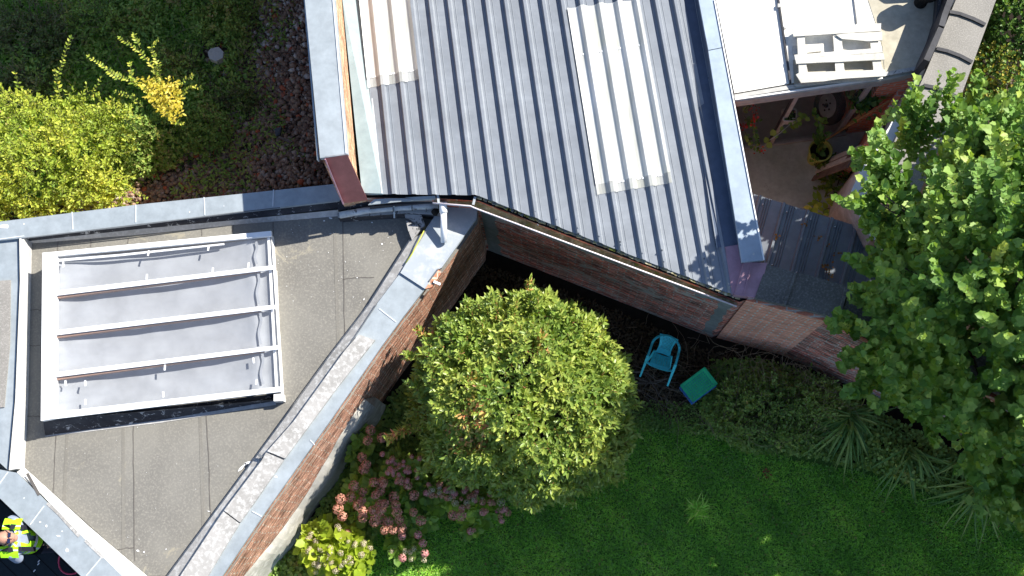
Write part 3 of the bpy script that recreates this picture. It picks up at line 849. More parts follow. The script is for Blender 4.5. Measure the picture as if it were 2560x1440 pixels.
m.prism([P(1813, 617, Z_ROOF + .07), P(1848, 611, Z_ROOF + .08), P(1858, 655, Z_ROOF + .08), P(1838, 736, Z_ROOF + .05), P(1830, 732, Z_ROOF + .05)], Z_ROOF - .03, mauve_flash)
m.prism([P(1860, 655, Z_ROOF + .17), P(1918, 657, Z_ROOF + .15), P(1896, 745, Z_ROOF + .08), P(1836, 737, Z_ROOF + .08)], Z_ROOF - .03, mauve_flash)
m.bar(P(1880, 656, Z_ROOF + .175), P(1858, 740, Z_ROOF + .09), .012, .012, mauve_flash)
o = m.build('corner_flashing', shop); o['label'] = 'mauve faded metal flashing at the lower right corner'
# eave gutter
m = MB()
gl_ = [P(1083, 496, Z_ROOF - .06), P(1178, 504, Z_ROOF - .06), P(1192, 510, Z_ROOF - .06), P(1846, 755, Z_ROOF - .06)]
gp = [(-.075, .0), (-.065, -.045), (-.035, -.075), (.0, -.085), (.03, -.075), (.05, -.045), (.055, .0)]
m.sweep(gp, gl_, moss_gutter, True)
m.sweep([(.055, 0), (.058, -.05), (.03, -.085), (0, -.096), (-.04, -.085), (-.08, -.03)], gl_, grey_pvc, True)
lip = []
for i, p in enumerate(gl_):
    t = ((gl_[min(i + 1, 3)] - gl_[max(i - 1, 0)]).to_2d()).normalized()
    lip.append(p + Vector((t.y, -t.x, 0)) * .058 + Vector((0, 0, .004)))
m.tube(lip, 0.009, pink_lip, 6)
gut = m.build('gutter', shop)
for a_, b_2 in [((1094, 487), (1097, 508)), ((1188, 492), (1183, 512))]:
    m = MB(); m.bar(P(*a_, Z_ROOF - .03), P(*b_2, Z_ROOF - .05), .03, .01, grey_pvc); m.build('gutter_bracket', gut)
# rotten fascia / scraps along the edge
m = MB()
for i in range(90):
    t = i / 90
    u = 1195 + (1850 - 1195) * t + float(rng.uniform(-3, 3)); v = 489 + (744 - 489) * t
    m.box(P(u, v + 3, Z_ROOF - .035) + Vector((0, 0, float(rng.uniform(-.01, .0)))), (float(rng.uniform(.02, .08)), .03, .02), moss_gutter if i % 3 else plaster_grey, Matrix.Rotation(-.37 + float(rng.uniform(-.3, .3)), 3, 'Z'))
m.build('fascia', shop)
# edge sheet, old pipe and the white outlet
m = MB()
m.prism([P(920, 512, Z_ROOF - .1), P(935, 498, Z_ROOF - .08), P(1088, 489, Z_ROOF - .04), P(1089, 496, Z_ROOF - .05), P(1000, 503, Z_ROOF - .1)], Z_ROOF - .13, zinc)
m.prism([P(925, 516, Z_ROOF - .2), P(1000, 506, Z_ROOF - .2), P(1090, 498, Z_ROOF - .15), P(1092, 506, Z_ROOF - .2), P(925, 524, Z_ROOF - .25)], Z_FLAT + .1, black_bit)
m.build('edge_sheet', shop)
pp = MB()
pp.tube([P(850, 538, Z_FLAT + .24), P(915, 526, Z_FLAT + .26), P(1000, 518, Z_FLAT + .28), P(1096, 514, Z_FLAT + .30)], 0.045, grey_pvc, 10)
for u, v in [(984, 521), (1031, 518), (1066, 516)]:
    c = P(u, v, Z_FLAT + .285); pp.tube([c - Vector((.006, 0, 0)), c + Vector((.006, 0, 0))], .05, zdk, 10)
pp.bar(P(985, 515, Z_FLAT + .34), P(986, 545, Z_FLAT + .22), .02, .01, zinc)
pp.build('old_pipe', shop)
pp = MB()
pp.tube([P(1108, 505, Z_ROOF - .10), P(1108, 520, Z_ROOF - .14), P(1109, 532, Z_ROOF - .15)], 0.05, white_pvc, 14)
pp.tube([P(1108.5, 526, Z_ROOF - .145), P(1110, 606, Z_COPE + .03)], 0.041, white_pvc, 14)
pp.build('outlet_pipe', shop)
# grey cement seams on the courtyard wall
wl = W([(1196, 500), (1850, 753)], wallz - .02)
wdir = (wl[1] - wl[0]).to_2d().normalized(); wno = Vector((wdir.y, -wdir.x, 0))
m = MB()
def patch_wall(t0, z0, t1, z1, w, mat=plaster_grey, n=16):
    pr = None
    for i in range(n + 1):
        f = i / n; t = t0 + (t1 - t0) * f + float(rng.normal(0, .012)); z = z0 + (z1 - z0) * f
        ww = w * float(rng.uniform(.7, 1.3))
        c = Vector((wl[0].x + wdir.x * t, wl[0].y + wdir.y * t, z)) + wno * .006
        dx = Vector((wdir.x, wdir.y, 0)) if abs(z1 - z0) > abs(t1 - t0) else Vector((0, 0, 1))
        row = [c - dx * ww, c + dx * ww]
        if pr: m.face([pr[0], pr[1], row[1], row[0]], mat)
        pr = row
Lw = (wl[1] - wl[0]).to_2d().length
patch_wall(Lw - .12, 2.2, Lw - .10, 0.2, .07)
patch_wall(Lw - .5, 1.95, Lw - .1, 2.2, .07)
patch_wall(.08, 2.3, .10, .0, .11)
patch_wall(.3, 2.0, 1.9, 1.95, .04); patch_wall(1.9, 1.95, Lw - .5, 2.05, .02)
m.build('cement_patch', shop)

# ================================================================== garden wall
gw = thing('garden_wall', 'long salmon brick garden wall with dark concrete coping running under the tree', 'wall', P(2100, 830, 0))
m = MB()
gl2 = W([(1868, 748), (2068, 800), (2268, 890), (2625, 1055), (3000, 1235)], Z_WALL)
gl3 = W([(1905, 700), (2110, 745), (2310, 835), (2665, 1000), (3040, 1180)], Z_WALL)
zt = Z_WALL - .06
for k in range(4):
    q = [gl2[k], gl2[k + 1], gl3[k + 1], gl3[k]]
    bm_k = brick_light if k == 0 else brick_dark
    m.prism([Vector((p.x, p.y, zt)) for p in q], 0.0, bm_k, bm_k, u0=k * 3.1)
m.build('wall', gw)
for poly in [[(1916, 661), (1994, 683), (1966, 764), (1888, 745)], [(1994, 680), (2122, 716), (2102, 797), (1964, 762)], [(2122, 735), (2255, 770), (2225, 842), (2098, 800)],
             [(2255, 772), (2400, 845), (2360, 915), (2222, 842)], [(2400, 847), (2560, 925), (2520, 995), (2358, 917)]]:
    m = MB(); m.prism(W(poly, Z_WALL + .02 + .01 * rng.random()), Z_WALL - .055, concrete_dark)
    a1, b1 = poly[1], poly[2]
    m.bar(P(a1[0] - 6, a1[1] + 2, Z_WALL + .045), P(b1[0] - 6, b1[1] - 2, Z_WALL + .045), .035, .03, concrete_dark)
    m.build('coping_slab', gw)

# ================================================================== lean-to
lt_ = thing('lean_to_shed', 'dark ribbed metal lean-to roof in dappled shade between workshop and tree', 'shed', P(2010, 600, 0))
m = MB()
o0 = P(1884, 488, 2.0); ex = (P(2135, 566, 2.0) - o0); ey = (P(1842, 640, 2.0) - o0)
ux = ex.normalized(); nxs = 5
cols = []
L = ex.length * 1.35; pitch = .31
k = 0; xs = []
while k * pitch < L:
    b0 = k * pitch
    xs += [(b0, 0), (b0 + .055, 0), (b0 + .066, .04), (b0 + .095, .04), (b0 + .106, 0)]
    for q in (.16, .19, .22): xs += [(b0 + q - .006, 0), (b0 + q, .014), (b0 + q + .006, 0)]
    k += 1
sl = Vector((0, 0, -.06))
for x, h in xs:
    p = o0 + ux * x; cols += [p + Vector((0, 0, h)) - ey * 0.0 + ey * -.02, p + ey * 1.28 + Vector((0, 0, h)) + sl]
fs = [(2 * i, 2 * i + 1, 2 * i + 3, 2 * i + 2) for i in range(len(xs) - 1)]
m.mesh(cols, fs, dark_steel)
m.build('roof_sheet', lt_)
m = MB()
for i in (0, 1):
    c = o0 + ux * (.15 + i * (L - .3)) + ey * .08
    m.bar(Vector((c.x, c.y, 0)), Vector((c.x, c.y, 1.97)), .08, .08, plank_wood, up=Vector((0, 1, 0)))
m.build('post', lt_)
for i in range(9):
    for q in (.1, .95):
        s_ = MB(); c = o0 + ux * (i * pitch + .14) + ey * q + Vector((0, 0, .02 - .05 * q)); s_.tube([c - Vector((0, 0, .02)), c + Vector((0, 0, .008))], .009, zl, 6); s_.build('roof_screw', lt_)

# ================================================================== house with the white roof
hs = thing('white_roof_house', 'house with a bleached white flat roof and glazed back wall at the top right', 'house', P(2050, 0, 0))
ZW = 2.42
m = MB()
m.prism(W([(1752, -260), (1790, 0), (1836, 233), (1975, 209), (2208, 170), (2300, 168), (2388, 0), (2470, -260)], ZW), ZW - .12, white_roof, frame_grey)
rw = m.build('roof', hs)
m = MB()
m.face(W([(2150, -60), (2190, 60), (2207, 120), (2212, 186), (2300, 174), (2382, 0), (2410, -60)], ZW + .006), cream_and_shade)
m.face(W([(1982, 150), (2205, 130), (2212, 190), (1985, 210)], ZW + .005), cream_and_shade)  # slight shade around the pallet, put into the roof colour
m.face(W([(1836, 236), (1978, 212), (2212, 186), (2212, 192), (1980, 222), (1836, 246)], ZW + .008), frame_grey)
m.build('roof_patch', rw)
m = MB()
m.bar(P(1942, -30, ZW + .02), P(1976, 208, ZW + .02), .022, .03, black_bit)
m.build('roof_batten', rw); m = MB()
m.bar(P(2132, -30, ZW + .015), P(2143, 58, ZW + .015), .012, .02, frame_grey)
m.build('roof_batten', rw); m = MB()
m.box(P(1948, 15, ZW + .03), (.04, .05, .04), frame_grey); m.build('roof_clip', rw); m = MB(); m.box(P(1962, 70, ZW + .03), (.03, .03, .03), frame_grey)
m.build('roof_clip', rw)
# dark gutter edge on the right and front
m = MB()
e1 = [P(2415, -130, ZW + .20), P(2345, 60, ZW + .20), P(2336, 92, ZW + .22), P(2300, 172, ZW + .22)]
for k in range(3): m.bar(e1[k], e1[k + 1], .07, .5 if k < 2 else .5, black_bit)
e2 = [P(2350, -60, ZW + .10), P(2340, 60, ZW + .10), P(2330, 92, ZW + .1)]
for k in range(2): m.bar(e2[k], e2[k + 1], .05, .12, black_bit)
m.build('parapet', hs)
m = MB()
m.prism(W([(1836, 246), (1980, 220), (2214, 190), (2292, 172), (2296, 182), (2210, 201), (1838, 254)], ZW - .02), ZW - .16, frame_grey, frame_grey)
m.bar(P(1838, 249, ZW - .005), P(2206, 196, ZW - .005), .02, .03, white_paint)
m.bar(P(2212, 186, ZW + .02), P(2300, 170, ZW + .02), .05, .03, flaky_white)
m.build('fascia', hs)
# glazed front: traced at its top edge, straight down to the yard
fz0 = Z_YARD
F0 = P(1830, 256, ZW - .1); F1 = P(2208, 202, ZW - .1); fd = (F1 - F0); fd.z = 0; fL = fd.length; fd.normalize(); fno = Vector((-fd.y, fd.x, 0))
m = MB()
def post(t, w=.05, mat=frame_grey, z0=fz0, z1=ZW - .12, off=0):
    c = F0 + fd * t
    m.bar(Vector((c.x, c.y, z0)), Vector((c.x, c.y, z1)), w, w, mat, up=fno)
for t in (0.0, 0.84, 1.78): post(t)
post(.80, .025, black_bit)
for z in (fz0 + .04, ZW - .16):
    m.bar(Vector((F0.x, F0.y, z)), Vector((F0.x + fd.x * fL, F0.y + fd.y * fL, z)), .06, .06, frame_grey)
m.bar(Vector((F0.x, F0.y, fz0 + .1)) - fno * .04, Vector((F0.x + fd.x * fL, F0.y + fd.y * fL, fz0 + .1)) - fno * .04, .02, .02, frame_grey)
wf = m.build('window_frame', hs)
m = MB()
m.face([Vector((F0.x, F0.y, fz0)), Vector((F0.x + fd.x * fL, F0.y + fd.y * fL, fz0)), Vector((F0.x + fd.x * fL, F0.y + fd.y * fL, ZW - .14)), Vector((F0.x, F0.y, ZW - .14))], win_glass)
m.build('window_glass', wf)
m = MB()   # floor, back wall and side walls of the room
r0 = Vector((F0.x, F0.y, 0)); r1 = r0 + fd * (fL + .0)
bk = fno * 2.4
m.prism([Vector((p.x, p.y, fz0 + .005)) for p in (r0, r1, r1 + bk, r0 + bk)], 0.0, plain('room_floor', (.35, .34, .32), .8, .2))
m.face([Vector((p.x, p.y, z)) for p, z in ((r0 + bk, fz0), (r1 + bk, fz0), (r1 + bk, ZW - .13), (r0 + bk, ZW - .13))], plaster_grey)
m.face([Vector((p.x, p.y, z)) for p, z in ((r0, fz0), (r0 + bk, fz0), (r0 + bk, ZW - .13), (r0, ZW - .13))], plaster_grey)
# brick pier to the right of the glass
bp = [r1, r1 + fd * .5, r1 + fd * .5 + bk, r1 + bk]
m.prism([Vector((p.x, p.y, ZW - .13)) for p in bp], 0.0, brick_light, brick_light)
m.build('wall', hs)
# chimney cowl
ck = thing('chimney_cowl', 'sooty black round chimney cowl on the cream corner of the white roof', 'chimney', P(2300, 20, ZW))
m = MB(); c = P(2300, 8, ZW)
m.tube([c, c + Vector((0, 0, .22)), c + Vector((0, 0, .30)), c + Vector((0, 0, .42)), c + Vector((0, 0, .44))], [.08, .08, .15, .15, .06], soot, 20, smooth=False)
m.build('cowl', ck)
m = MB(); m.tube([c + Vector((-.02, .12, .02)), c + Vector((.02, .32, .4)), c + Vector((.02, .6, .6))], .09, soot, 14); m.build('flue_pipe', ck)

# pale wall between yard and slabs
yw = thing('yard_wall', 'whitewashed wall with smooth pale top between the yard and the tree', 'wall', P(2200, 400, 0))
m = MB()
ywl = [(2328, 160), (2258, 365), (2244, 404), (2195, 490), (2225, 600), (2180, 600), (2150, 545), (2128, 478), (2161, 405), (2222, 318), (2292, 187)]
m.prism(W(ywl, 2.35), 0.0, plain('pale_render', (0.62, 0.61, 0.60), 0.7, 0.2, var=0.06), plaster)
m.build('wall', yw)
# inside face: brick and old planks
q0 = P(2292, 187, 2.35); q1 = P(2161, 405, 2.35)
qd = (q1 - q0); qd.z = 0; qL = qd.length; qd.normalize(); qn = Vector((qd.y, -qd.x, 0))
if qn.x > 0: qn = -qn
m = MB()
m.prism([Vector((p.x, p.y, 1.9)) for p in (q0, q0 + qd * .9, q0 + qd * .9 + qn * .08, q0 + qn * .08)], 0.0, brick_light)
m.build('brick_face', yw)
pk = thing('plank_stack', 'old brown planks leaning against the pale yard wall', 'planks', Vector((q0.x, q0.y, Z_YARD)) + qd * .6)
for k in range(6):
    t = .85 + k * .06 + float(rng.uniform(-.02, .02))
    b0 = Vector((q0.x, q0.y, Z_YARD)) + qd * (t - .05) + qn * (.34 + .05 * rng.random()); t0 = Vector((q0.x, q0.y, Z_YARD + .75 + .5 * rng.random())) + qd * t + qn * .10
    m = MB(); m.bar(b0, t0, .085, .02, plank_wood if k % 3 else pallet_wood, up=qn); m.build('plank', pk)
cn = thing('bamboo_canes', 'bundle of orange bamboo canes leaning over the planks in the yard', 'canes', P(2120, 350, Z_YARD))
for k in range(7):
    m = MB(); a_ = P(2062 + k * 5, 352 - 3 * k, Z_YARD + .35 + .03 * k); b_3 = P(2225 + 5 * k, 250 - 9 * k + 8 * (k % 3), 1.9)
    m.tube([a_, lerp(a_, b_3, .5) + Vector((0, 0, .02)), b_3], [.010, .009, .006], cane_mat, 6); m.build('cane', cn)

# yard floor
sheet('yard', [(1836, 250), (2300, 180), (2330, 600), (1850, 660)], Z_YARD - .02, yard_floor, label='stained concrete yard floor')
m = MB(); m.prism(W([(1850, 368), (2290, 300), (2200, 640), (1870, 660)], Z_YARD), -.02, yard_floor)
tag(m.build('yard_floor'), kind='structure', label='stained concrete yard between house, workshop and wall')
bpy.data.objects.remove(bpy.data.objects['yard'])

# row of grey slabs on the far right roof
sl_ = thing('slab_roof', 'grey gravelly slab roof with dark curved joints left of the hedge', 'building', P(2400, 150, 0))
m = MB(); ZS = 2.5
m.prism(W([(2440, -130), (2560, -200), (2490, 0), (2395, 262), (2300, 480), (2215, 400), (2318, 172), (2398, -20)], ZS), 0.0, slab_mat, plaster_grey)
m.build('roof', sl_)
m = MB()
for pl_ in [[(2374, 30), (2400, 35), (2432, 47), (2463, 62)], [(2341, 122), (2368, 128), (2400, 140), (2430, 156)], [(2309, 214), (2335, 219), (2368, 230), (2395, 245)]]:
    for k in range(3): m.bar(P(*pl_[k], ZS + .012), P(*pl_[k + 1], ZS + .012), .045, .03, black_bit)
m.build('slab_joint', sl_)

# ================================================================== deck, lower left
m = MB()
dk = W([(-460, 800), (0, 1200), (280, 1450), (430, 1570), (-460, 1570)], 0.65)
m.prism(dk, 0, deck_mat)
for k in range(14):
    a0 = P(-260 - k * 34, 1000 + k * 17, .653); b0 = P(330 - k * 34, 1570 + k * 17, .653)
    t_ = (b0 - a0).normalized(); s_ = Vector((-t_.y, t_.x, 0)) * .005
    m.face([a0 - s_, b0 - s_, b0 + s_, a0 + s_], soot)
tag(m.build('deck'), kind='structure', label='dark green boarded deck at the lower left corner')

# ================================================================== foliage tools
OVAL = (np.array([(0, 0, 0), (.17, .33, .05), (.15, .68, .05), (0, 1, 0), (-.15, .68, .05), (-.17, .33, .05)]), [(0, 1, 2, 3), (0, 3, 4, 5)])
BROAD = (np.array([(0, 0, 0), (.30, .22, .06), (.30, .62, .06), (0, 1, -.02), (-.30, .62, .06), (-.30, .22, .06)]), [(0, 1, 2, 3), (0, 3, 4, 5)])
LOBED = (np.array([(0, 0.04, 0), (.30, -.05, .03), (.50, .22, .10), (.44, .40, .06), (.42, .64, .09), (.22, .76, .04), (0, 1, -.06),
                   (-.22, .76, .04), (-.42, .64, .09), (-.44, .40, .06), (-.50, .22, .10), (-.30, -.05, .03)]),
         [(0, 1, 2, 3), (0, 3, 4, 5), (0, 5, 6), (0, 6, 7), (0, 7, 8, 9), (0, 9, 10, 11)])
BLADE = (np.array([(-.5, 0, 0), (.5, 0, 0), (.3, .6, .0), (0, 1, 0), (-.3, .6, 0)]), [(0, 1, 2, 3, 4)])

def unit(a): return a / np.maximum(np.linalg.norm(a, axis=-1, keepdims=True), 1e-9)

def leaves_mesh(name, tmpl, pos, dirs, nrm, size, tint, mat, width=1.0, extra=None):
    """one mesh made of many leaves; extra = (verts, faces, mat) of stems"""
    tv, tf = tmpl; n = len(pos); k = len(tv)
    dirs = unit(dirs); x = unit(np.cross(dirs, nrm)); z = np.cross(x, dirs)
    sz = np.asarray(size)[:, None, None]
    v = pos[:, None, :] + sz * (x[:, None, :] * tv[None, :, 0:1] * width + dirs[:, None, :] * tv[None, :, 1:2] + z[:, None, :] * tv[None, :, 2:3])
    v = v.reshape(-1, 3)
    loops = np.concatenate([np.array(f) for f in tf]); cnt = np.array([len(f) for f in tf])
    allL = (loops[None, :] + (np.arange(n) * k)[:, None]).ravel()
    allC = np.tile(cnt, n); mats = np.zeros(len(allC), int)
    tv_t = np.repeat(tint, k)
    me = bpy.data.meshes.new(name); me.materials.append(mat)
    if extra:
        ev, ef, em = extra
        ev = np.array([tuple(p) for p in ev]).reshape(-1, 3); base = len(v)
        v = np.concatenate([v, ev]); allL = np.concatenate([allL, np.concatenate([np.array(f) for f in ef]) + base])
        allC = np.concatenate([allC, np.array([len(f) for f in ef])]); mats = np.concatenate([mats, np.ones(len(ef), int)])
        tv_t = np.concatenate([tv_t, np.zeros(len(ev))]); me.materials.append(em)
    me.vertices.add(len(v)); me.vertices.foreach_set('co', v.astype(np.float32).ravel())
    me.loops.add(len(allL)); me.loops.foreach_set('vertex_index', allL.astype(np.int32))
    me.polygons.add(len(allC)); st = np.concatenate([[0], np.cumsum(allC)[:-1]])
    me.polygons.foreach_set('loop_start', st.astype(np.int32)); me.polygons.foreach_set('loop_total', allC.astype(np.int32))
    me.polygons.foreach_set('material_index', mats.astype(np.int32))
    at = me.attributes.new('tint', 'FLOAT', 'POINT'); at.data.foreach_set('value', tv_t.astype(np.float32))
    me.update(calc_edges=True); me.validate()
    return me

def sphere_dirs(n, zmin=-1.0):
    z = rng.uniform(zmin, 1, n); a = rng.uniform(0, 2 * math.pi, n); r = np.sqrt(np.maximum(0, 1 - z * z))
    return np.stack([r * np.cos(a), r * np.sin(a), z], 1)

def blob_shoots(blobs, per_m2, zmin=-0.35, shell=(0.72, 1.04), inside=0.78, lump=0.10):
    """tips and outward axes spread through the outer shell of a union of ellipsoids"""
    T = []; A = []
    bl = [(np.array(c, float), np.array(r, float)) for c, r in blobs]
    for i, (c, r) in enumerate(bl):
        area = 4 * math.pi * (r[0] * r[1] + r[0] * r[2] + r[1] * r[2]) / 3
        n = int(area * per_m2)
        dd = sphere_dirs(n, zmin)
        ph = np.sin(dd[:, 0] * 7 + i) * np.sin(dd[:, 1] * 6 + 2 * i) + 0.6 * np.sin(dd[:, 2] * 9 + dd[:, 0] * 5)
        rad = rng.uniform(shell[0], shell[1], n) ** 1.0 * (1 + lump * ph)
        p = c + dd * r * rad[:, None]; ok = np.ones(n, bool)
        for j, (c2, r2) in enumerate(bl):
            if j != i: ok &= np.linalg.norm((p - c2) / r2, axis=1) > inside
        T.append(p[ok]); A.append(unit(dd[ok] / r))
    return np.concatenate(T), np.concatenate(A)

def shoots_to_leaves(T, A, m, shoot, size, spread=0.9, up=0.55, jit=0.35, droop=0.0):
    n = len(T)
    ax = unit(A + np.array([0, 0, up]) + rng.normal(0, jit, (n, 3)))
    ref = unit(np.cross(ax, np.array([0.3, 0.5, 0.1]) + rng.normal(0, .3, (n, 3)))); r2 = np.cross(ax, ref)
    pos = []; dr = []; nm = []; sz = []; who = []
    ph = rng.uniform(0, 6.28, n)
    for k in range(m):
        f = k / max(1, m - 1); an = ph + k * 2.4
        rad = ref * np.cos(an)[:, None] + r2 * np.sin(an)[:, None]
        p = T - ax * shoot * (1 - f)
        sp = spread * (1.25 - 0.75 * f)
        dd = unit(ax * (1 - sp * .5) + rad * sp + rng.normal(0, .18, (n, 3)) + np.array([0, 0, -droop]))
        nn = unit(ax * 1.0 - rad * 0.25 + np.array([0, 0, .45]) + rng.normal(0, .25, (n, 3)))
        pos.append(p); dr.append(dd); nm.append(nn); sz.append(size * rng.uniform(.45, 1.28, n)); who.append(np.arange(n))
    return np.concatenate(pos), np.concatenate(dr), np.concatenate(nm), np.concatenate(sz), np.concatenate(who), ax

def stems(T, ax, L, r):
    vs = []; fs = []
    for p, a in zip(T, ax):
        b = len(vs); x = np.cross(a, [0.2, .9, .3]); x /= np.linalg.norm(x); y = np.cross(a, x)
        for q, rr in ((p - a * L, r), (p, r * .4)):
            for k in range(3):
                an = 2.094 * k; vs.append(q + (x * math.cos(an) + y * math.sin(an)) * rr)
        for k in range(3): fs.append((b + k, b + (k + 1) % 3, b + 3 + (k + 1) % 3, b + 3 + k))
    return vs, fs

def plant(name, label, cat, base, blobs, tmpl, mat, per_m2, m, shoot, size, stem_mat, limb_mat=bark, limbs=7, trunk_r=.06, group=None, width=1.0,
          zmin=-.35, shell=(.72, 1.04), spread=.9, up=.55, jit=.35, long=None, tipred=None, inner=True, tintf=None, trunk_top=None, lump=.10, stem_len=1.0):
    th = thing(name, label, cat, base, group=group)
    T, A = blob_shoots(blobs, per_m2, zmin, shell, lump=lump)
    if long is not None: 
        T = np.concatenate([T, long[0]]); A = np.concatenate([A, long[1]])
    pos, dr, nm, sz, who, ax = shoots_to_leaves(T, A, m, shoot, size, spread, up, jit)
    # tint: shoot-wise plus leaf-wise
    st = rng.uniform(0, 1, len(T)); 
    cl = 0.5 + 0.5 * np.sin(T[:, 0] * 5.1 + 1.3) * np.sin(T[:, 1] * 4.3) 
    t = np.clip(.35 * st[who] + .3 * cl[who] + .35 * rng.uniform(0, 1, len(pos)), 0, 1)
    if tintf is not None: t = tintf(T, st, who, t)
    ev, ef = stems(T, ax, shoot * stem_len, .006)
    crown = link('crown', leaves_mesh('crown', tmpl, pos, dr, nm, sz, t, mat, width, (ev, ef, stem_mat)), th)
    lm = MB()
    bv = Vector(base); cs = [Vector(c) for c, r in blobs]; cen = sum(cs, Vector()) / len(cs)
    fork = lerp(bv, cen, .45) if trunk_top is None else Vector(trunk_top)
    lm.tube([bv, lerp(bv, fork, .5) + Vector((.03, -.02, 0)), fork], [trunk_r, trunk_r * .85, trunk_r * .7], limb_mat, 9)
    lm.build('trunk', th)
    lm = MB()
    for k in range(limbs):
        c, r = blobs[k % len(blobs)]
        q = Vector(c) + Vector([float(x) for x in (sphere_dirs(1, -.2)[0] * np.array(r) * .75)])
        mid = lerp(fork, q, .5) + Vector((float(rng.normal(0, .1)), float(rng.normal(0, .1)), float(rng.normal(.05, .08))))
        lm.tube([fork, mid, q], [trunk_r * .55, trunk_r * .32, trunk_r * .12], limb_mat, 6)
        for _ in range(3):
            e = q + Vector([float(x) for x in sphere_dirs(1, -.3)[0] * np.array(r) * .5]); lm.tube([mid, lerp(mid, e, .6) + Vector((0, 0, .03)), e], [trunk_r * .2, trunk_r * .12, trunk_r * .05], limb_mat, 5)
    lm.build('limb', th)
    return th

# ------------------------------------------------------------------ the round bush in the middle
bush_mat = leaf_mat('glossy_bush_leaf', [(0.0, (0.107, 0.203, 0.034)), (0.35, (0.225, 0.320, 0.060)), (0.7, (0.430, 0.490, 0.102)), (0.9, (0.586, 0.577, 0.151)), (0.96, (0.758, 0.422, 0.170)), (1.0, (0.758, 0.237, 0.135))], 0.25, .38, .4)
def C(u, v, z): return tuple(P(u, v, z))
bb = [(C(1300, 985, 1.35), (1.30, 1.18, 1.25)), (C(1180, 880, 1.5), (.62, .55, .75)), (C(1390, 880, 1.5), (.7, .6, .8)), (C(1420, 1080, 1.2), (.80, .75, .9)), (C(1200, 1090, 1.3), (.68, .62, .8)), (C(1330, 1170, 1.0), (.62, .5, .7)), (C(1120, 950, 1.5), (.42, .45, .6)), (C(1330, 800, 1.5), (.40, .36, .7)), (C(1500, 960, 1.3), (.42, .5, .7)), (C(1180, 1010, 1.9), (.5, .5, .6))]
Lb = []; La = []
for (u, v, z, du, dv, n) in [(1322, 700, 2.3, 0, 1, 11), (1345, 740, 2.3, 0, 1, 5), (1230, 735, 2.3, -.3, 1, 6), (1165, 745, 2.2, -.2, .6, 8), (1200, 800, 2.3, -.3, 1, 6), (1040, 820, 2.0, -.6, .5, 7), (1010, 880, 2.0, -.9, .3, 8), (960, 1100, 1.6, -1, -.6, 9),
                             (990, 1085, 1.6, -1, -.5, 8), (1075, 1070, 1.9, -1, -.2, 6), (1470, 790, 2.1, .6, .5, 8), (1545, 858, 2.0, 1, .15, 9), (1440, 760, 2.2, .4, .6, 6), (1560, 950, 1.7, 1, 0, 4), (1555, 1200, 1.0, .8, -.6, 4), (1290, 745, 2.3, 0, 1, 6), (1395, 765, 2.3, .2, .9, 6), (1110, 790, 2.1, -.5, .8, 7), (1590, 1010, 1.6, 1, .2, 6), (1585, 1090, 1.4, 1, -.2, 6), (1020, 960, 1.9, -1, 0, 7), (1050, 1180, 1.3, -.9, -.5, 6), (1130, 1215, 1.2, -.4, -1, 6), (1330, 1275, .9, 0, -1, 7), (1430, 1265, .9, .3, -1, 6), (1500, 830, 2.1, .8, .6, 7)]:
    p = np.array(P(u, v, z)); a = np.array([du, dv, .5]); a = a / np.linalg.norm(a)
    for k in range(n): Lb.append(p - a * .035 * k + rng.normal(0, .02, 3)); La.append(a)
def bush_tint(T, st, who, t):
    t = np.clip(t * .9, 0, .92)
    r_ = np.linalg.norm((T - np.array(P(1180, 1085, 2.0)))[:, :2] * np.array([1.6, .8]), axis=1)
    for (u, v, z, rr) in [(1175, 1090, 2.0, .16), (1190, 1040, 2.0, .10), (965, 1095, 1.6, .14), (985, 1080, 1.6, .12), (1322, 700, 2.3, .06), (1350, 860, 2.5, .07), (1040, 830, 2.0, .1), (1180, 950, 2.4, .07)]:
        dd = np.linalg.norm((T - np.array(P(u, v, z)))[:, :2], axis=1)
        hit = (dd < rr * 1.6)[who] & (rng.uniform(0, 1, len(who)) < .33)
        t = np.where(hit, rng.uniform(.9, 1.0, len(who)), t)
    return t
plant('round_bush', 'large round yellow-green bush with glossy narrow leaves in the corner of the brick walls', 'bush', P(1290, 1010, 0), bb, OVAL, bush_mat, 190, 9, .085, .088, stem_red, width=1.0,
      shell=(.80, 1.02), up=.5, jit=.42, long=(np.array(Lb), np.array(La)), tintf=bush_tint, zmin=-.3, lump=.11)

# ------------------------------------------------------------------ the big tree on the right
tree_mat = leaf_mat('broad_tree_leaf', [(0.0, (0.077, 0.167, 0.041)), (0.4, (0.154, 0.285, 0.055)), (0.7, (0.284, 0.401, 0.081)), (0.92, (0.448, 0.508, 0.113)), (1.0, (0.632, 0.663, 0.101))], 0.30, .5, .3)
tb = [(C(2475, 480, 3.6), (.72, .78, .9)), (C(2560, 420, 3.9), (.9, .95, .9)), (C(2355, 660, 3.6), (.72, .72, .8)), (C(2480, 720, 4.3), (1.0, 1.0, 1.1)), (C(2620, 640, 4.6), (1.2, 1.2, 1.3)),
      (C(2300, 830, 3.3), (.62, .58, .7)), (C(2450, 900, 3.9), (.85, .72, .9)), (C(2580, 980, 4.2), (1.0, 1.0, 1.0)), (C(2290, 975, 2.9), (.45, .38, .45)), (C(2520, 1140, 3.3), (.55, .6, .6)), (C(2620, 1180, 3.5), (.7, .7, .7)),
      (C(2700, 850, 4.9), (1.3, 1.4, 1.3)), (C(2570, 310, 3.2), (.38, .45, .5)), (C(2215, 540, 3.8), (.30, .32, .3)), (C(2200, 890, 2.9), (.28, .26, .3))]
Lb = []; La = []
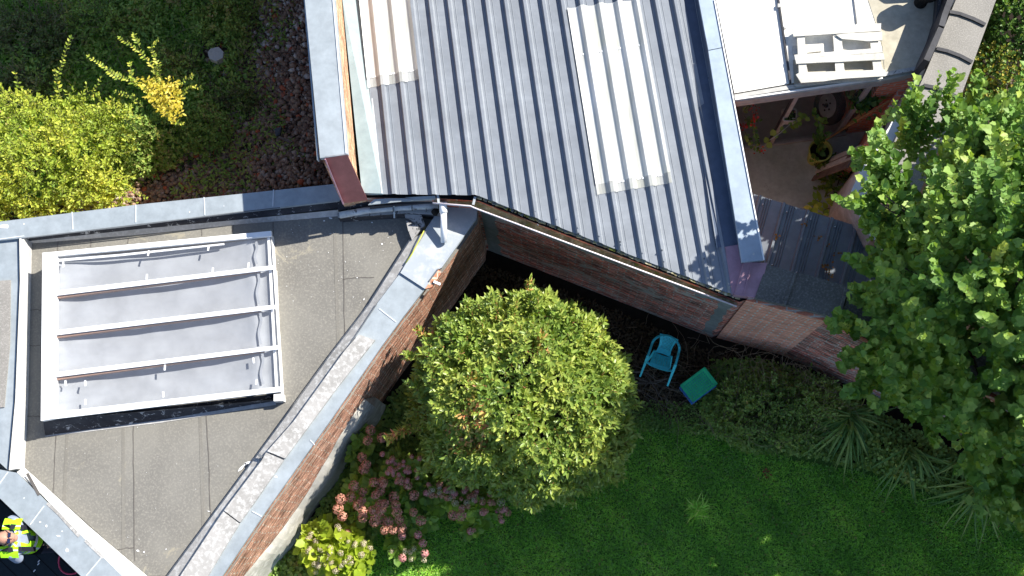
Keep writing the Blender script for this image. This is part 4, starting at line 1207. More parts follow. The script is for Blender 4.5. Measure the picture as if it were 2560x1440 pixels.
for (u, v, z, du, dv, n, st) in [(2130, 370, 4.0, -.8, .4, 5, .11), (2180, 300, 4.1, -.5, .8, 8, .12), (2285, 205, 3.6, -.2, 1, 5, .1), (2250, 260, 3.5, -.3, .8, 6, .1), (2370, 175, 3.7, -.1, 1, 7, .1), (2330, 240, 3.6, 0, 1, 5, .1), (2160, 440, 4.1, -.8, .5, 8, .11), (2125, 640, 3.7, -1, .1, 7, .1), (2110, 500, 4.0, -1, 0, 5, .1),
                                 (2190, 380, 4.1, -.5, .6, 8, .11), (2075, 790, 2.9, -1, .2, 7, .1), (2090, 900, 2.8, -1, 0, 6, .1), (2110, 970, 2.8, -1, -.2, 5, .1), (2120, 720, 3.0, -1, .1, 6, .1), (2450, 180, 3.6, .1, 1, 6, .1), (2490, 250, 3.6, 0, 1, 8, .1),
                                 (2480, 1275, 2.9, -.1, -1, 8, .09), (2545, 1290, 3.0, 0, -1, 6, .1), (2330, 1110, 2.8, -.2, -1, 8, .09), (2345, 1040, 3.0, 0, -1, 6, .1), (2130, 1000, 2.6, -.8, -.6, 4, .1), (2400, 1060, 2.9, 0, -1, 6, .1), (2430, 1200, 3.0, -.5, -.8, 6, .1)]:
    p = np.array(P(u, v, z)); a = np.array([du, dv, .25]); a = a / np.linalg.norm(a)
    for k in range(n):
        for _ in range(2): Lb.append(p - a * st * k * .8 + rng.normal(0, .045, 3)); La.append(a)
def tree_tint(T, st, who, t):
    t = np.clip(t * .95, 0, .9)
    hot = (st > .985)[who]
    t = np.where(hot, rng.uniform(.9, 1.0, len(who)), t)
    return t
plant('broadleaf_tree', 'big leafy broad-leaved tree filling the right side over the garden wall', 'tree', P(2560, 900, 0), tb, LOBED, tree_mat, 40, 13, .42, .086, stem_green, width=1.0,
      shell=(.55, 1.10), up=1.5, jit=.28, spread=1.05, stem_len=1.0, long=(np.array(Lb), np.array(La)), tintf=tree_tint, zmin=-.25, trunk_r=.14, limbs=22, trunk_top=P(2520, 850, 2.6), lump=.15)
# more trees out of view shade the lawn; the farthest is added for that
for k, (u, v, z, s) in enumerate([(3020, 900, 4.6, 1.25), (2950, 1250, 4.2, 1.1), (3760, 990, 3.6, 1.15)]):
    c = P(u, v, z)
    blobs = [((c.x + dx * s, c.y + dy * s, c.z + dz * s), (1.0 * s, 1.0 * s, 1.0 * s)) for dx, dy, dz in ((0, 0, 0), (.9, .3, .2), (-.5, .8, .1), (.1, -.9, 0), (.8, -.6, .1))]
    plant('broadleaf_tree', 'unseen leafy shade tree beyond the %s end of the garden wall' % ('right', 'lower right', 'farthest right')[k], 'tree', (c.x, c.y, 0), blobs, LOBED, tree_mat, 26, 6, .22, .16, stem_green, zmin=-.25, trunk_r=.14, limbs=10)

# hedge at the top right
hedge_mat = leaf_mat('hedge_leaf', [(0, (0.053, 0.135, 0.022)), (.5, (0.128, 0.240, 0.045)), (.85, (0.240, 0.330, 0.060)), (1, (0.450, 0.330, 0.045))], .25, .5)
hb = [(C(2560, -60, 2.1), (.65, .6, .5)), (C(2575, 40, 2.1), (.6, .5, .5)), (C(2550, 120, 2.0), (.55, .5, .5)), (C(2500, 200, 1.9), (.5, .5, .5)), (C(2470, 290, 1.8), (.45, .5, .5)), (C(2650, 100, 2.2), (.6, .7, .5)), (C(2430, 380, 1.7), (.4, .5, .4))]
def hedge_tint(T, st, who, t):
    dd = np.linalg.norm((T - np.array(P(2460, 230, 2.2)))[:, :2] * np.array([1, .8]), axis=1)
    return np.where((dd < .55)[who] & (rng.uniform(0, 1, len(who)) < .5), rng.uniform(.85, 1, len(who)), t * .9)
plant('hedge', 'dense small-leaved hedge with a yellowing patch at the top right beyond the slab roof', 'hedge', P(2560, 80, 0), hb, BROAD, hedge_mat, 260, 6, .07, .045, stem_green, tintf=hedge_tint, zmin=0, trunk_r=.04, limbs=12, lump=.05)

# ================================================================== left waste ground
ZG = 0.15
waste_m = weathered('weedy_waste_soil', (0.045, 0.042, 0.025), (0.025, 0.028, 0.014), (0.075, 0.06, 0.04), 1.4, 14, 1.0, 0.05, 0.8)
m = MB(); m.face(W([(-900, -1100), (1100, -1100), (1100, 620), (-900, 700)], ZG)[::-1], waste_m)
tag(m.build('waste_ground'), kind='structure', label='shaded weedy waste ground left of the workshop')

def in_poly(x, y, poly):
    c = False; j = len(poly) - 1
    for i in range(len(poly)):
        xi, yi = poly[i]; xj, yj = poly[j]
        if (yi > y) != (yj > y) and x < (xj - xi) * (y - yi) / (yj - yi) + xi: c = not c
        j = i
    return c

def scatter(poly, n, z=0.0):
    xs = [p[0] for p in poly]; ys = [p[1] for p in poly]; out = []
    while len(out) < n:
        u = rng.uniform(min(xs), max(xs)); v = rng.uniform(min(ys), max(ys))
        if in_poly(u, v, poly): out.append((u, v))
    return np.array([tuple(P(u, v, z)) for u, v in out]), np.array(out)

def hfield(p, s=1.0, o=0.0):
    return (np.sin(p[:, 0] * 2.3 * s + o) * np.sin(p[:, 1] * 2.9 * s + 1 + o) + .6 * np.sin(p[:, 0] * 6.1 * s + p[:, 1] * 4.3 * s + o)) / 1.6

weed_mat = leaf_mat('weed_leaf', [(0, (0.113, 0.194, 0.053)), (.35, (0.224, 0.356, 0.075)), (.65, (0.374, 0.475, 0.103)), (.85, (0.489, 0.356, 0.150)), (1, (0.800, 0.505, 0.265))], .25, .6, .2)
grass_mat = leaf_mat('grass_blade', [(0, (0.137, 0.338, 0.050)), (.5, (0.289, 0.601, 0.080)), (.85, (0.537, 0.800, 0.127)), (1, (0.800, 0.800, 0.288))], .3, .6, .2)

def cover(name, poly, n, z, tmpl, mat, size, hmax, label, width=1.0, tint=None, upf=.8, flat=.9):
    p, uv = scatter(poly, n, z)
    if name in ('weeds', 'long_grass'):
        sc_ = np.array(P(540, 136, z)); p = p[np.hypot(p[:, 0] - sc_[0], p[:, 1] - sc_[1]) > .20]; uv = uv[:len(p)]; n = len(p)
    hh = np.clip(.5 + .5 * hfield(p), 0.05, 1)
    p[:, 2] += rng.uniform(0, 1, n) * hmax * hh
    dr = unit(np.concatenate([rng.normal(0, flat, (n, 2)), rng.uniform(.1, upf, (n, 1))], 1))
    nm = unit(np.concatenate([rng.normal(0, .45, (n, 2)), np.ones((n, 1))], 1))
    t = np.clip(.45 * rng.uniform(0, 1, n) + .5 * (.5 + .5 * hfield(p, 1.7, 2.0)), 0, 1)
    if tint is not None: t = tint(p, uv, t)
    o = link(name, leaves_mesh(name, tmpl, p, dr, nm, size * rng.uniform(.6, 1.4, n) , t, mat, width))
    return tag(o, label, kind='stuff')

wpoly = [(-100, -100), (640, -100), (660, 60), (600, 180), (640, 270), (520, 390), (430, 430), (330, 480), (-100, 560)]
cover('weeds', wpoly, 26000, ZG, OVAL, weed_mat, .068, .48, 'low dark green weeds over the shaded waste ground', 1.1)
cover('long_grass', wpoly, 15000, ZG, BLADE, grass_mat, .20, .10, 'tufts of long grass among the weeds', .05, upf=1.4, flat=.6)
cover('creeping_weeds', [(560, 60), (700, -60), (790, -60), (780, 60), (690, 160), (720, 330), (800, 440), (640, 480), (420, 500), (500, 400), (600, 300)], 3000, ZG + .12, OVAL, weed_mat, .06, .22, 'sparse weeds creeping over the edge of the rubble', 1.1)
wild_mat = leaf_mat('wild_scrub_leaf', [(0, (0.09, 0.14, 0.04)), (.5, (0.16, 0.21, 0.06)), (.8, (0.22, 0.19, 0.10)), (1, (0.30, 0.22, 0.14))], .25, .6, .2)
# dry brambles and stalks in the weeds
stalk_mat = plain('dry_stalk', (0.26, 0.19, 0.12), .8, .2)
def wisp(mb, u, v, z, L, r=.004, curl=.5, mat=stalk_mat, el=.25, n=7, an=None):
    p = P(u, v, z); an = float(rng.uniform(0, 6.28)) if an is None else an
    pts = [p]
    for k in range(n):
        an += float(rng.normal(0, curl * .35)) + curl * .08
        q = pts[-1] + Vector((math.cos(an), math.sin(an), el * (1 - 2 * k / n))) * (L / n); pts.append(q)
    mb.tube(pts, [r * (1 - .6 * i / n) for i in range(n + 1)], mat, 4, caps=False)
m = MB()
for _ in range(150):
    u = float(rng.uniform(20, 740)); v = float(rng.uniform(0, 460))
    if in_poly(u, v, [(20, 0), (740, 0), (790, 420), (430, 470), (20, 500)]): wisp(m, u, v, ZG + .1 + .2 * rng.random(), float(rng.uniform(.25, .9)), .0035)
tag(m.build('dry_stalks'), 'thin dry stalks and brambles tangled through the weeds', kind='stuff')

# ---------------- bright bush at the left edge and its long shoots
lb_mat = leaf_mat('bright_bush_leaf', [(0, (0.186, 0.295, 0.037)), (.4, (0.348, 0.442, 0.054)), (.75, (0.566, 0.589, 0.084)), (.93, (0.783, 0.680, 0.111)), (1, (0.800, 0.663, 0.074))], .3, .5)
lbs = [(C(60, 330, 1.0), (.6, .5, .5)), (C(200, 370, 1.05), (.55, .55, .5)), (C(-40, 440, 1.1), (.6, .6, .6)), (C(110, 440, 1.1), (.65, .5, .6)), (C(240, 480, .95), (.45, .35, .45)), (C(50, 510, 1.0), (.6, .35, .5)), (C(280, 330, .85), (.35, .4, .35)), (C(170, 300, .9), (.35, .3, .3))]
plant('bright_bush', 'sunlit lime green bush filling the left edge above the long zinc coping', 'bush', P(90, 420, ZG), lbs, OVAL, lb_mat, 150, 8, .12, .058, stem_green, width=1.25, jit=.6, up=.4, zmin=-.2, trunk_r=.03, limbs=14, shell=(.55, 1.25), lump=.22)

def spray(name, label, curves, mat, leaf, group=None, tm=OVAL, gap=.035, width=1.4, stem=stem_green, tint=(0, .9), pair=True, base=None, r=.006, cat='plant'):
    """branches with opposite leaves; each curve = list of (u, v, z)"""
    th = thing(name, label, cat, base or P(*curves[0][0]), group=group)
    mb = MB(); pos = []; dr = []; nm = []; sz = []
    for c in curves:
        pts = [P(*q) for q in c]
        fine = []
        for i in range(len(pts) - 1):
            k = max(2, int((pts[i + 1] - pts[i]).length / gap))
            for j in range(k): fine.append(lerp(pts[i], pts[i + 1], j / k))
        fine.append(pts[-1])
        mb.tube(fine[::2] + [fine[-1]], [r * (1 - .7 * i / max(1, len(fine[::2]))) for i in range(len(fine[::2]) + 1)], stem, 5)
        for i, p in enumerate(fine):
            if i < 1: continue
            t = (fine[i] - fine[i - 1]).normalized(); s_ = Vector((-t.y, t.x, .1)).normalized()
            for sgn in ((-1, 1) if pair else (1 if i % 2 else -1,)):
                if rng.random() < .1: continue
                pos.append(tuple(p)); dv = s_ * sgn + t * .55 + Vector((float(rng.normal(0, .2)), float(rng.normal(0, .2)), float(rng.normal(.15, .2))))
                dr.append(tuple(dv)); nm.append((float(rng.normal(0, .3)), float(rng.normal(0, .3)), 1)); sz.append(leaf * float(rng.uniform(.7, 1.2)) * (1 - .35 * i / len(fine)))
        pos.append(tuple(fine[-1])); dr.append(tuple(t)); nm.append((0, 0, 1)); sz.append(leaf * .7)
    mb.build('stem', th)
    n = len(pos); tt = rng.uniform(tint[0], tint[1], n)
    link('foliage', leaves_mesh('foliage', tm, np.array(pos), np.array(dr), np.array(nm), np.array(sz), tt, mat, width), th)
    return th
zb = 1.0
spray('shrub_shoot', 'tall leafy shoot standing alone furthest up the left weeds', [[(148, 290, .7), (142, 200, 1.2), (160, 140, 1.4), (176, 95, 1.5)], [(150, 240, 1.1), (138, 180, 1.2)]], lb_mat, .075, gap=.05)
spray('shrub_shoot', 'short leafy shoot at the far left edge above the bright bush', [[(75, 285, .7), (52, 230, 1.1), (38, 185, 1.3)]], lb_mat, .075, gap=.06)
spray('shrub_shoot', 'small shoot between the bright bush and the yellow-leaved shrub', [[(215, 260, .8), (235, 225, 1.0), (252, 195, 1.1)], [(222, 250, .8), (245, 235, .9)]], lb_mat, .06, gap=.045)
spray('shrub_shoot', 'low shoot reaching over the rubble just above the zinc coping', [[(265, 430, .8), (310, 460, .9), (365, 495, 1.0)], [(190, 455, .8), (235, 470, .9), (290, 440, .95)]], lb_mat, .055, gap=.035)
spray('yellow_leaved_shrub', 'arching shrub with a patch of bright yellow leaves in the middle of the weeds',
      [[(390, 240, 1.35), (340, 210, 1.65), (280, 180, 1.75), (222, 142, 1.85)], [(400, 240, 1.35), (385, 170, 1.75), (350, 130, 1.85), (300, 95, 1.95)], [(350, 120, 1.85), (335, 88, 1.95)], [(410, 240, 1.35), (395, 160, 1.75), (378, 120, 1.75), (395, 100, 1.95)],
       [(420, 230, 1.35), (455, 205, 1.55), (480, 190, 1.65)], [(440, 250, 1.35), (480, 215, 1.55), (500, 220, 1.55)], [(410, 260, 1.35), (430, 300, 1.45), (455, 310, 1.55)], [(360, 270, 1.35), (330, 240, 1.45), (290, 230, 1.45)], [(310, 300, 1.25), (350, 320, 1.35), (395, 340, 1.35)],
       [(340, 215, 1.55), (330, 195, 1.75), (325, 160, 1.75)], [(300, 200, 1.55), (255, 165, 1.65)]], lb_mat, .065, gap=.034)
th = bpy.data.objects['yellow_leaved_shrub']
yl_mat = leaf_mat('yellow_leaf', [(0, (0.45, 0.40, 0.04)), (.6, (0.60, 0.50, 0.05)), (1, (0.68, 0.55, 0.12))], .3, .5)
n = 520; pp_, uv_ = scatter([(345, 195), (440, 200), (450, 250), (430, 300), (400, 280), (365, 245)], n, 1.75)
pp_[:, 2] += rng.uniform(-.25, .1, n)
yo = link('yellow_foliage', leaves_mesh('yellow_foliage', OVAL, pp_, unit(rng.normal(0, 1, (n, 3)) * [1, 1, .4]), unit(np.concatenate([rng.normal(0, .5, (n, 2)), np.ones((n, 1))], 1)), .06 * rng.uniform(.7, 1.2, n), rng.uniform(0, 1, n), yl_mat, 1.3), th)
plant('weed_shrub', 'dim dark green shrub between the yellow-leaved shrub and the rubble', 'shrub', P(420, 350, ZG), [(C(420, 340, .45), (.5, .4, .3)), (C(520, 330, .35), (.4, .4, .25)), (C(350, 400, .4), (.5, .3, .3)), (C(300, 60, .3), (.5, .3, .2)), (C(560, 60, .35), (.5, .4, .25))],
      OVAL, weed_mat, 150, 6, .08, .055, stem_green, zmin=0, trunk_r=.02, limbs=8, width=1.3)
spray('nettle_clump', 'pale green weeds with upright leaves beside the white slab', [[(540, 90, .3), (525, 110, .5)], [(520, 100, .3), (500, 85, .5)], [(560, 150, .3), (540, 175, .5)], [(480, 60, .3), (500, 70, .5)]], weed_mat, .09, tint=(.5, .7))

for k, (u_, v_, sz_, lb_) in enumerate([(70, 70, 1.0, 'tangled brownish green scrub in the far upper left corner'), (250, 40, .8, 'low green scrub at the top edge left of the pale slab'), (60, 200, .8, 'dark leafy scrub at the left edge above the bright bush'), (440, 150, .6, 'small leafy clump between the yellow-leaved shrub and the pale slab'), (600, 240, .5, 'small weed clump at the edge of the rubble')]):
    plant('weed_shrub', lb_, 'shrub', P(u_, v_, ZG), [(C(u_, v_, .35), (.5 * sz_, .35 * sz_, .40 * sz_)), (C(u_ + 60 * sz_, v_ + 40 * sz_, .3), (.35 * sz_, .35 * sz_, .35 * sz_)), (C(u_ - 50 * sz_, v_ + 30 * sz_, .3), (.4 * sz_, .25 * sz_, .3 * sz_))],
          OVAL, weed_mat if k % 2 else wild_mat, 130, 8, .16, .055, stalk_mat, zmin=0, trunk_r=.015, limbs=8, width=1.2, shell=(.4, 1.4), lump=.25)
# ---------------- rubble
stone_cols = [(0, (0.36, 0.24, 0.165)), (.3, (0.24, 0.155, 0.11)), (.5, (0.42, 0.32, 0.25)), (.62, (0.50, 0.14, 0.07)), (.72, (0.20, 0.14, 0.105)), (.88, (0.60, 0.53, 0.45)), (1, (0.70, 0.66, 0.58))]
rub_mat = bpy.data.materials.new('rubble'); rub_mat.use_nodes = True
rnt = rub_mat.node_tree; ra = rnt.nodes.new('ShaderNodeAttribute'); ra.attribute_name = 'tint'
rc = ramp(rnt, ra.outputs['Fac'], stone_cols, 'CONSTANT'); rn = noise(rnt, coord(rnt), 40, 4, .7)
rc = mix(rnt, 1.0, rc, ramp(rnt, rn, [(.3, .6), (.7, 1.25)]), 'MULTIPLY')
rb = rnt.nodes['Principled BSDF']; rb.inputs['Roughness'].default_value = .95; rb.inputs['Specular IOR Level'].default_value = .1
rnt.links.new(rc, rb.inputs['Base Color']); bump(rnt, rb, rn, .5, .01)
ICO = None
def ico():
    global ICO
    if ICO is None:
        bm = bmesh.new(); bmesh.ops.create_icosphere(bm, subdivisions=1, radius=1.0)
        ICO = (np.array([v.co[:] for v in bm.verts]), [tuple(v.index for v in f.verts) for f in bm.faces]); bm.free()
    return ICO
def stones_mesh(name, p, size, tint, mat, boxy=.0):
    iv, jf = ico(); n = len(p); k = len(iv)
    vr = rng.uniform(.68, 1.2, (n, k, 1)); ax = rng.uniform(.55, 1.25, (n, 1, 3))
    v = iv[None] * vr * ax * np.asarray(size)[:, None, None]
    if boxy: v = np.sign(v) * np.abs(v) ** (1.0)
    an = rng.uniform(0, 6.28, n); c, s = np.cos(an), np.sin(an)
    x = v[:, :, 0] * c[:, None] - v[:, :, 1] * s[:, None]; y = v[:, :, 0] * s[:, None] + v[:, :, 1] * c[:, None]
    v = np.stack([x, y, v[:, :, 2]], 2) + p[:, None, :]
    f = np.array(jf); L = (f[None] + (np.arange(n) * k)[:, None, None]).ravel()
    me = bpy.data.meshes.new(name); me.materials.append(mat)
    me.vertices.add(n * k); me.vertices.foreach_set('co', v.astype(np.float32).ravel())
    me.loops.add(len(L)); me.loops.foreach_set('vertex_index', L.astype(np.int32))
    nf = n * len(jf); me.polygons.add(nf)
    me.polygons.foreach_set('loop_start', (np.arange(nf) * 3).astype(np.int32)); me.polygons.foreach_set('loop_total', np.full(nf, 3, np.int32))
    at = me.attributes.new('tint', 'FLOAT', 'POINT'); at.data.foreach_set('value', np.repeat(tint, k).astype(np.float32))
    me.update(calc_edges=True); return me
rpoly = [(650, -60), (790, -60), (800, 300), (815, 400), (870, 470), (600, 500), (330, 530), (230, 560), (260, 490), (350, 480), (440, 440), (540, 400), (640, 300), (645, 200), (655, 100)]
def heap(p, uv):
    hp = .28 * np.clip((uv[:, 0] - 560) / 220, 0, 1) + .10 * np.clip((uv[:, 1] - 380) / 120, 0, 1)
    return hp * (.8 + .2 * hfield(p, 1.5))
p, uv = scatter(rpoly, 7500, ZG)
p2_, uv2_ = scatter([(480, 150), (640, 60), (680, 250), (620, 340), (560, 430), (440, 480), (330, 500), (330, 470), (420, 420), (520, 330)], 1500, ZG + .02)
p = np.concatenate([p, p2_]); uv = np.concatenate([uv, uv2_])
sz = .010 + .045 * rng.uniform(0, 1, len(p)) ** 2.2; p[:, 2] += heap(p, uv) + sz * .5 + rng.uniform(0, .05, len(p)); 
pale = np.clip((230 - uv[:, 1]) / 150, 0, 1) * (uv[:, 0] > 640)
ti = np.where(rng.uniform(0, 1, len(p)) < .45 * pale, rng.uniform(.86, 1, len(p)), np.where(rng.uniform(0, 1, len(p)) < .86, rng.uniform(0, .6, len(p)), rng.uniform(.6, .9, len(p))))
tag(link('rubble', stones_mesh('rubble', p, sz, ti, rub_mat)), 'heap of small stones and broken mortar along the workshop wall', kind='stuff')
# heap core so that no gaps show below
nxg, nyg = 40, 40; vs = []; fs = []
for j in range(nyg + 1):
    for i in range(nxg + 1):
        u = 200 + (900 - 200) * i / nxg; v = -80 + (620 + 80) * j / nyg
        q = P(u, v, ZG); hh = heap(np.array([[q.x, q.y, 0]]), np.array([[u, v]]))[0]
        vs.append(Vector((q.x, q.y, ZG + hh + .004)))
for j in range(nyg):
    for i in range(nxg):
        a = j * (nxg + 1) + i; fs.append((a, a + 1, a + nxg + 2, a + nxg + 1))
m = MB(); m.mesh(vs, fs, weathered('heap_grit', (0.14, 0.095, 0.075), (0.085, 0.06, 0.045), (0.26, 0.20, 0.16), 4, 40, 1, .05, 1.0), True)
tag(m.build('rubble_bed'), 'gritty earth under the rubble heap', kind='structure')
# single larger stones and brick pieces
stone_protos = []
for k in range(5):
    me = stones_mesh('stone', np.zeros((1, 3)), np.array([1.0]), np.array([.95 if k < 3 else .4]), rub_mat); stone_protos.append(me)
brick_frag = plain('brick_fragment', (0.36, 0.125, 0.075), .9, .1, var=.35, scale=20)
bm_ = []
for k in range(4):
    mb = MB(); hx, hy, hz = .5, .42 + .1 * k, .35
    v = [Vector((x * float(rng.uniform(.75, 1.05)), y * float(rng.uniform(.75, 1.05)), z * float(rng.uniform(.8, 1.05)))) for z in (-hz, hz) for y in (-hy, hy) for x in (-hx, hx)]
    mb.mesh(v, [(0, 2, 3, 1), (4, 5, 7, 6), (0, 1, 5, 4), (2, 6, 7, 3), (0, 4, 6, 2), (1, 3, 7, 5)], brick_frag)
    o = mb.build('proto'); bm_.append(o.data); bpy.data.objects.remove(o)
def drop(name, me, u, v, size, label, cat, group, dz=0.0):
    o = bpy.data.objects.new(name, me); COL.objects.link(o)
    q = P(u, v, ZG); hh = heap(np.array([[q.x, q.y, 0]]), np.array([[u, v]]))[0] if u > 500 or v > 400 else 0
    o.location = P(u, v, ZG + hh + size * .35 + .02 + dz); o.scale = (size,) * 3
    o.rotation_euler = (float(rng.normal(0, .25)), float(rng.normal(0, .25)), float(rng.uniform(0, 6.28)))
    return tag(o, label, cat, group)
bl = [(724, 300, .09), (563, 482, .10), (720, 205, .09), (697, 215, .05), (745, 205, .07), (676, 188, .07), (770, 170, .06), (700, 185, .06), (750, 255, .06), (670, 325, .05), (737, 362, .06), (640, 372, .07), (530, 190, .035), (545, 180, .03),
      (730, 92, .06), (752, 100, .05), (765, 66, .05), (707, 238, .06), (760, 145, .07), (610, 445, .05), (668, 440, .05), (640, 490, .05), (725, 175, .05), (690, 165, .05), (715, 390, .05), (755, 5, .04), (640, 62, .04), (690, 355, .05)]
for i, (u, v, s_) in enumerate(bl):
    big = {0: 'bright red brick fragment alone on the rubble, upper of the two largest', 1: 'red brick lump lying close above the zinc coping', 2: 'square brick piece in the cluster by the workshop wall'}.get(i)
    drop('brick_fragment', bm_[i % 4], u, v, s_, big or 'small broken red brick piece on the rubble heap', 'brick', 'brick pieces scattered on the rubble')
for i in range(70):
    u = float(rng.uniform(650, 768)); v = float(rng.uniform(20, 200)) if i < 45 else float(rng.uniform(200, 450))
    drop('stone', stone_protos[i % 5], u, v, float(rng.uniform(.028, .055)), 'pale broken stone high on the rubble heap against the workshop wall' if i < 45 else 'pale broken stone on the lower rubble near the zinc coping', 'stone', 'pale stones on the upper rubble' if i < 45 else 'pale stones on the lower rubble')
for u, v, s_ in [(355, 440, .09), (295, 495, .07), (330, 490, .06), (270, 500, .06), (565, 185, .07), (510, 195, .07), (400, 480, .05), (250, 485, .06)]:
    drop('stone', stone_protos[0], u, v, s_, 'grey stone half hidden in the weeds', 'stone', 'grey stones in the weeds')
m = MB(); hexp = [(519, 130), (527, 121), (546, 117), (559, 130), (557, 144), (541, 153), (523, 146)]
m.prism(W(hexp, ZG + .42), ZG + .30, weathered('pale_slab', (0.52, 0.49, 0.44), (0.44, 0.41, 0.36), None, 4, 30, .9, .1, .3))
tag(m.build('stone_slab'), 'flat pale six-sided slab lying in the weeds', 'slab')
m = MB(); m.bar(P(697, 342, ZG + .36), P(727, 357, ZG + .37), .03, .02, plank_wood); tag(m.build('wood_offcut'), 'short wooden offcut on the rubble', 'wood')
m = MB(); m.prism([P(686, 322, ZG + .36), P(703, 316, ZG + .38), P(700, 335, ZG + .35), P(690, 342, ZG + .35)], ZG + .3, plain('slate', (.07, .075, .085), .7, .2)); tag(m.build('slate_piece'), 'dark slate shard on the rubble', 'slate')

# ================================================================== garden under the wall
# grass blades of the lawn
lawn_poly = [(560, 1760), (640, 1540), (700, 1440), (770, 1350), (930, 1230), (1250, 1200), (1560, 1120), (1600, 1020), (1800, 1080), (1980, 1150), (2150, 1180), (2350, 1250), (2700, 1340), (2900, 1480), (2900, 1760)]
cover('grass', lawn_poly, 190000, 0.0, BLADE, grass_mat, .052, .004, 'short lawn grass in the lower right', .16, upf=1.4, flat=.8)
cover('fallen_leaves', lawn_poly, 650, 0.02, OVAL, leaf_mat('fallen_leaf', [(0, (0.18, 0.10, 0.04)), (.6, (0.34, 0.24, 0.08)), (1, (0.45, 0.38, 0.14))], .2, .8), .035, .02, 'scattered small fallen leaves on the lawn', 1.2)
clover_mat = leaf_mat('clover_leaf', [(0, (0.118, 0.240, 0.049)), (.6, (0.214, 0.379, 0.069)), (1, (0.381, 0.516, 0.104))], .25, .5)
cover('clover', lawn_poly, 26000, 0.005, BROAD, clover_mat, .024, .03, 'clover and small weeds in the lawn', 1.5)
gc_mat = leaf_mat('ground_cover_leaf', [(0, (0.118, 0.208, 0.051)), (.5, (0.232, 0.351, 0.072)), (.85, (0.360, 0.416, 0.096)), (1, (0.592, 0.320, 0.129))], .25, .55)
cover('ground_cover', [(1780, 900), (1900, 900), (2060, 950), (2150, 1010), (2250, 1060), (2400, 1140), (2620, 1220), (2620, 1330), (2350, 1240), (2180, 1180), (2000, 1140), (1850, 1130), (1780, 1080), (1740, 1030)], 15000, .02, BROAD, gc_mat, .045, .30, 'dark low ground cover between the lawn and the garden wall', 1.2)
cover('ground_cover', [(1570, 1000), (1780, 1010), (1800, 1090), (1600, 1080), (1560, 1040)], 2600, .0, BROAD, gc_mat, .03, .06, 'thin weeds on bare soil in front of the crate', 1.2)
cover('ground_cover', [(640, 1470), (760, 1330), (840, 1210), (910, 1080), (1010, 960), (1100, 1100), (1250, 1260), (950, 1330), (900, 1400), (800, 1460)], 9000, .02, BROAD, gc_mat, .06, .22, 'shaded ground cover below the diagonal brick wall', 1.1)
# leaf litter
litter_mat = leaf_mat('dead_leaf', [(0, (0.05, 0.035, 0.02)), (.5, (0.10, 0.07, 0.04)), (1, (0.20, 0.15, 0.09))], .1, .9, .1)
cover('leaf_litter', [(1200, 660), (1500, 760), (1750, 870), (1900, 900), (2100, 980), (1800, 1080), (1560, 1040), (1400, 900), (1150, 760)], 9000, .0, OVAL, litter_mat, .05, .03, 'dead leaves on the dark soil under the brick wall', 1.3)

# heap of dead branches
sm_ = [([(1562, 932), (1600, 948), (1660, 955), (1705, 980)], .014), ([(1580, 940), (1650, 965), (1704, 979)], .016), ([(1565, 925), (1610, 930), (1640, 975), (1655, 1000)], .016), ([(1575, 955), (1640, 958), (1700, 930)], .010), ([(1600, 950), (1650, 940), (1720, 938)], .009),
       ([(1570, 965), (1610, 980), (1640, 1000), (1675, 1022)], .010), ([(1600, 975), (1625, 1005)], .007), ([(1610, 930), (1640, 950), (1690, 945)], .012), ([(1560, 960), (1600, 955), (1660, 960)], .010), ([(1648, 945), (1680, 955), (1704, 960)], .012),
       ([(1645, 955), (1670, 940), (1690, 925)], .008), ([(1650, 990), (1690, 1015)], .006), ([(1585, 910), (1630, 935), (1665, 962)], .009), ([(1545, 945), (1590, 940)], .007), ([(1662, 962), (1640, 1000), (1650, 1035)], .006)]
gname = 'dead branches piled on the soil'
BL = ['thick bare branch running from the round bush to the crate, upper one', 'thickest bare branch ending against the crate', 'thick forked branch crossing down the middle of the pile', 'thin branch bending up towards the crate corner', 'straight thin stick just under the chair feet',
      'branch forming the lower edge of the pile', 'short twig at the lower left of the pile', 'branch passing under both front feet of the chair']
for i, (c, r_) in enumerate(sm_):
    m = MB(); pts = [P(u, v, .05 + .03 * (i % 4) + .02 * k) for k, (u, v) in enumerate(c)]
    fine = []
    for k in range(len(pts) - 1):
        for q in range(4): fine.append(lerp(pts[k], pts[k + 1], q / 4) + Vector([float(x) for x in rng.normal(0, .006, 3)]))
    fine.append(pts[-1]); m.tube(fine, [r_ * (1 - .55 * k / len(fine)) for k in range(len(fine))], stick_mat, 6)
    for q in range(3):
        b = fine[int(rng.integers(1, len(fine) - 1))]; an = float(rng.uniform(0, 6.28)); m.tube([b, b + Vector((math.cos(an) * .08, math.sin(an) * .08, .02)), b + Vector((math.cos(an) * .16, math.sin(an) * .2, .01))], [r_ * .4, r_ * .3, r_ * .15], stick_mat, 4)
    tag(m.build('dead_branch'), BL[i] if i < len(BL) else 'thin bare stick in the pile below the turquoise chair', 'branch', gname)
m = MB()
for _ in range(110):
    u = float(rng.uniform(1500, 2060)); v = float(rng.uniform(800, 1020))
    if v > 760 + (u - 1480) * .30: wisp(m, u, v, .04 + .15 * rng.random(), float(rng.uniform(.15, .7)), .0035, .6)
for _ in range(60): wisp(m, float(rng.normal(1960, 45)), float(rng.normal(900, 25)), .35 + .3 * rng.random(), float(rng.uniform(.3, .9)), .003, 1.2, el=.5)
for _ in range(50): wisp(m, float(rng.uniform(1780, 2120)), float(rng.uniform(960, 1110)), .25, float(rng.uniform(.2, .7)), .003, .7, el=.2)
tag(m.build('dry_twigs'), 'tangled dry twigs and stems below the salmon brick wall', kind='stuff')

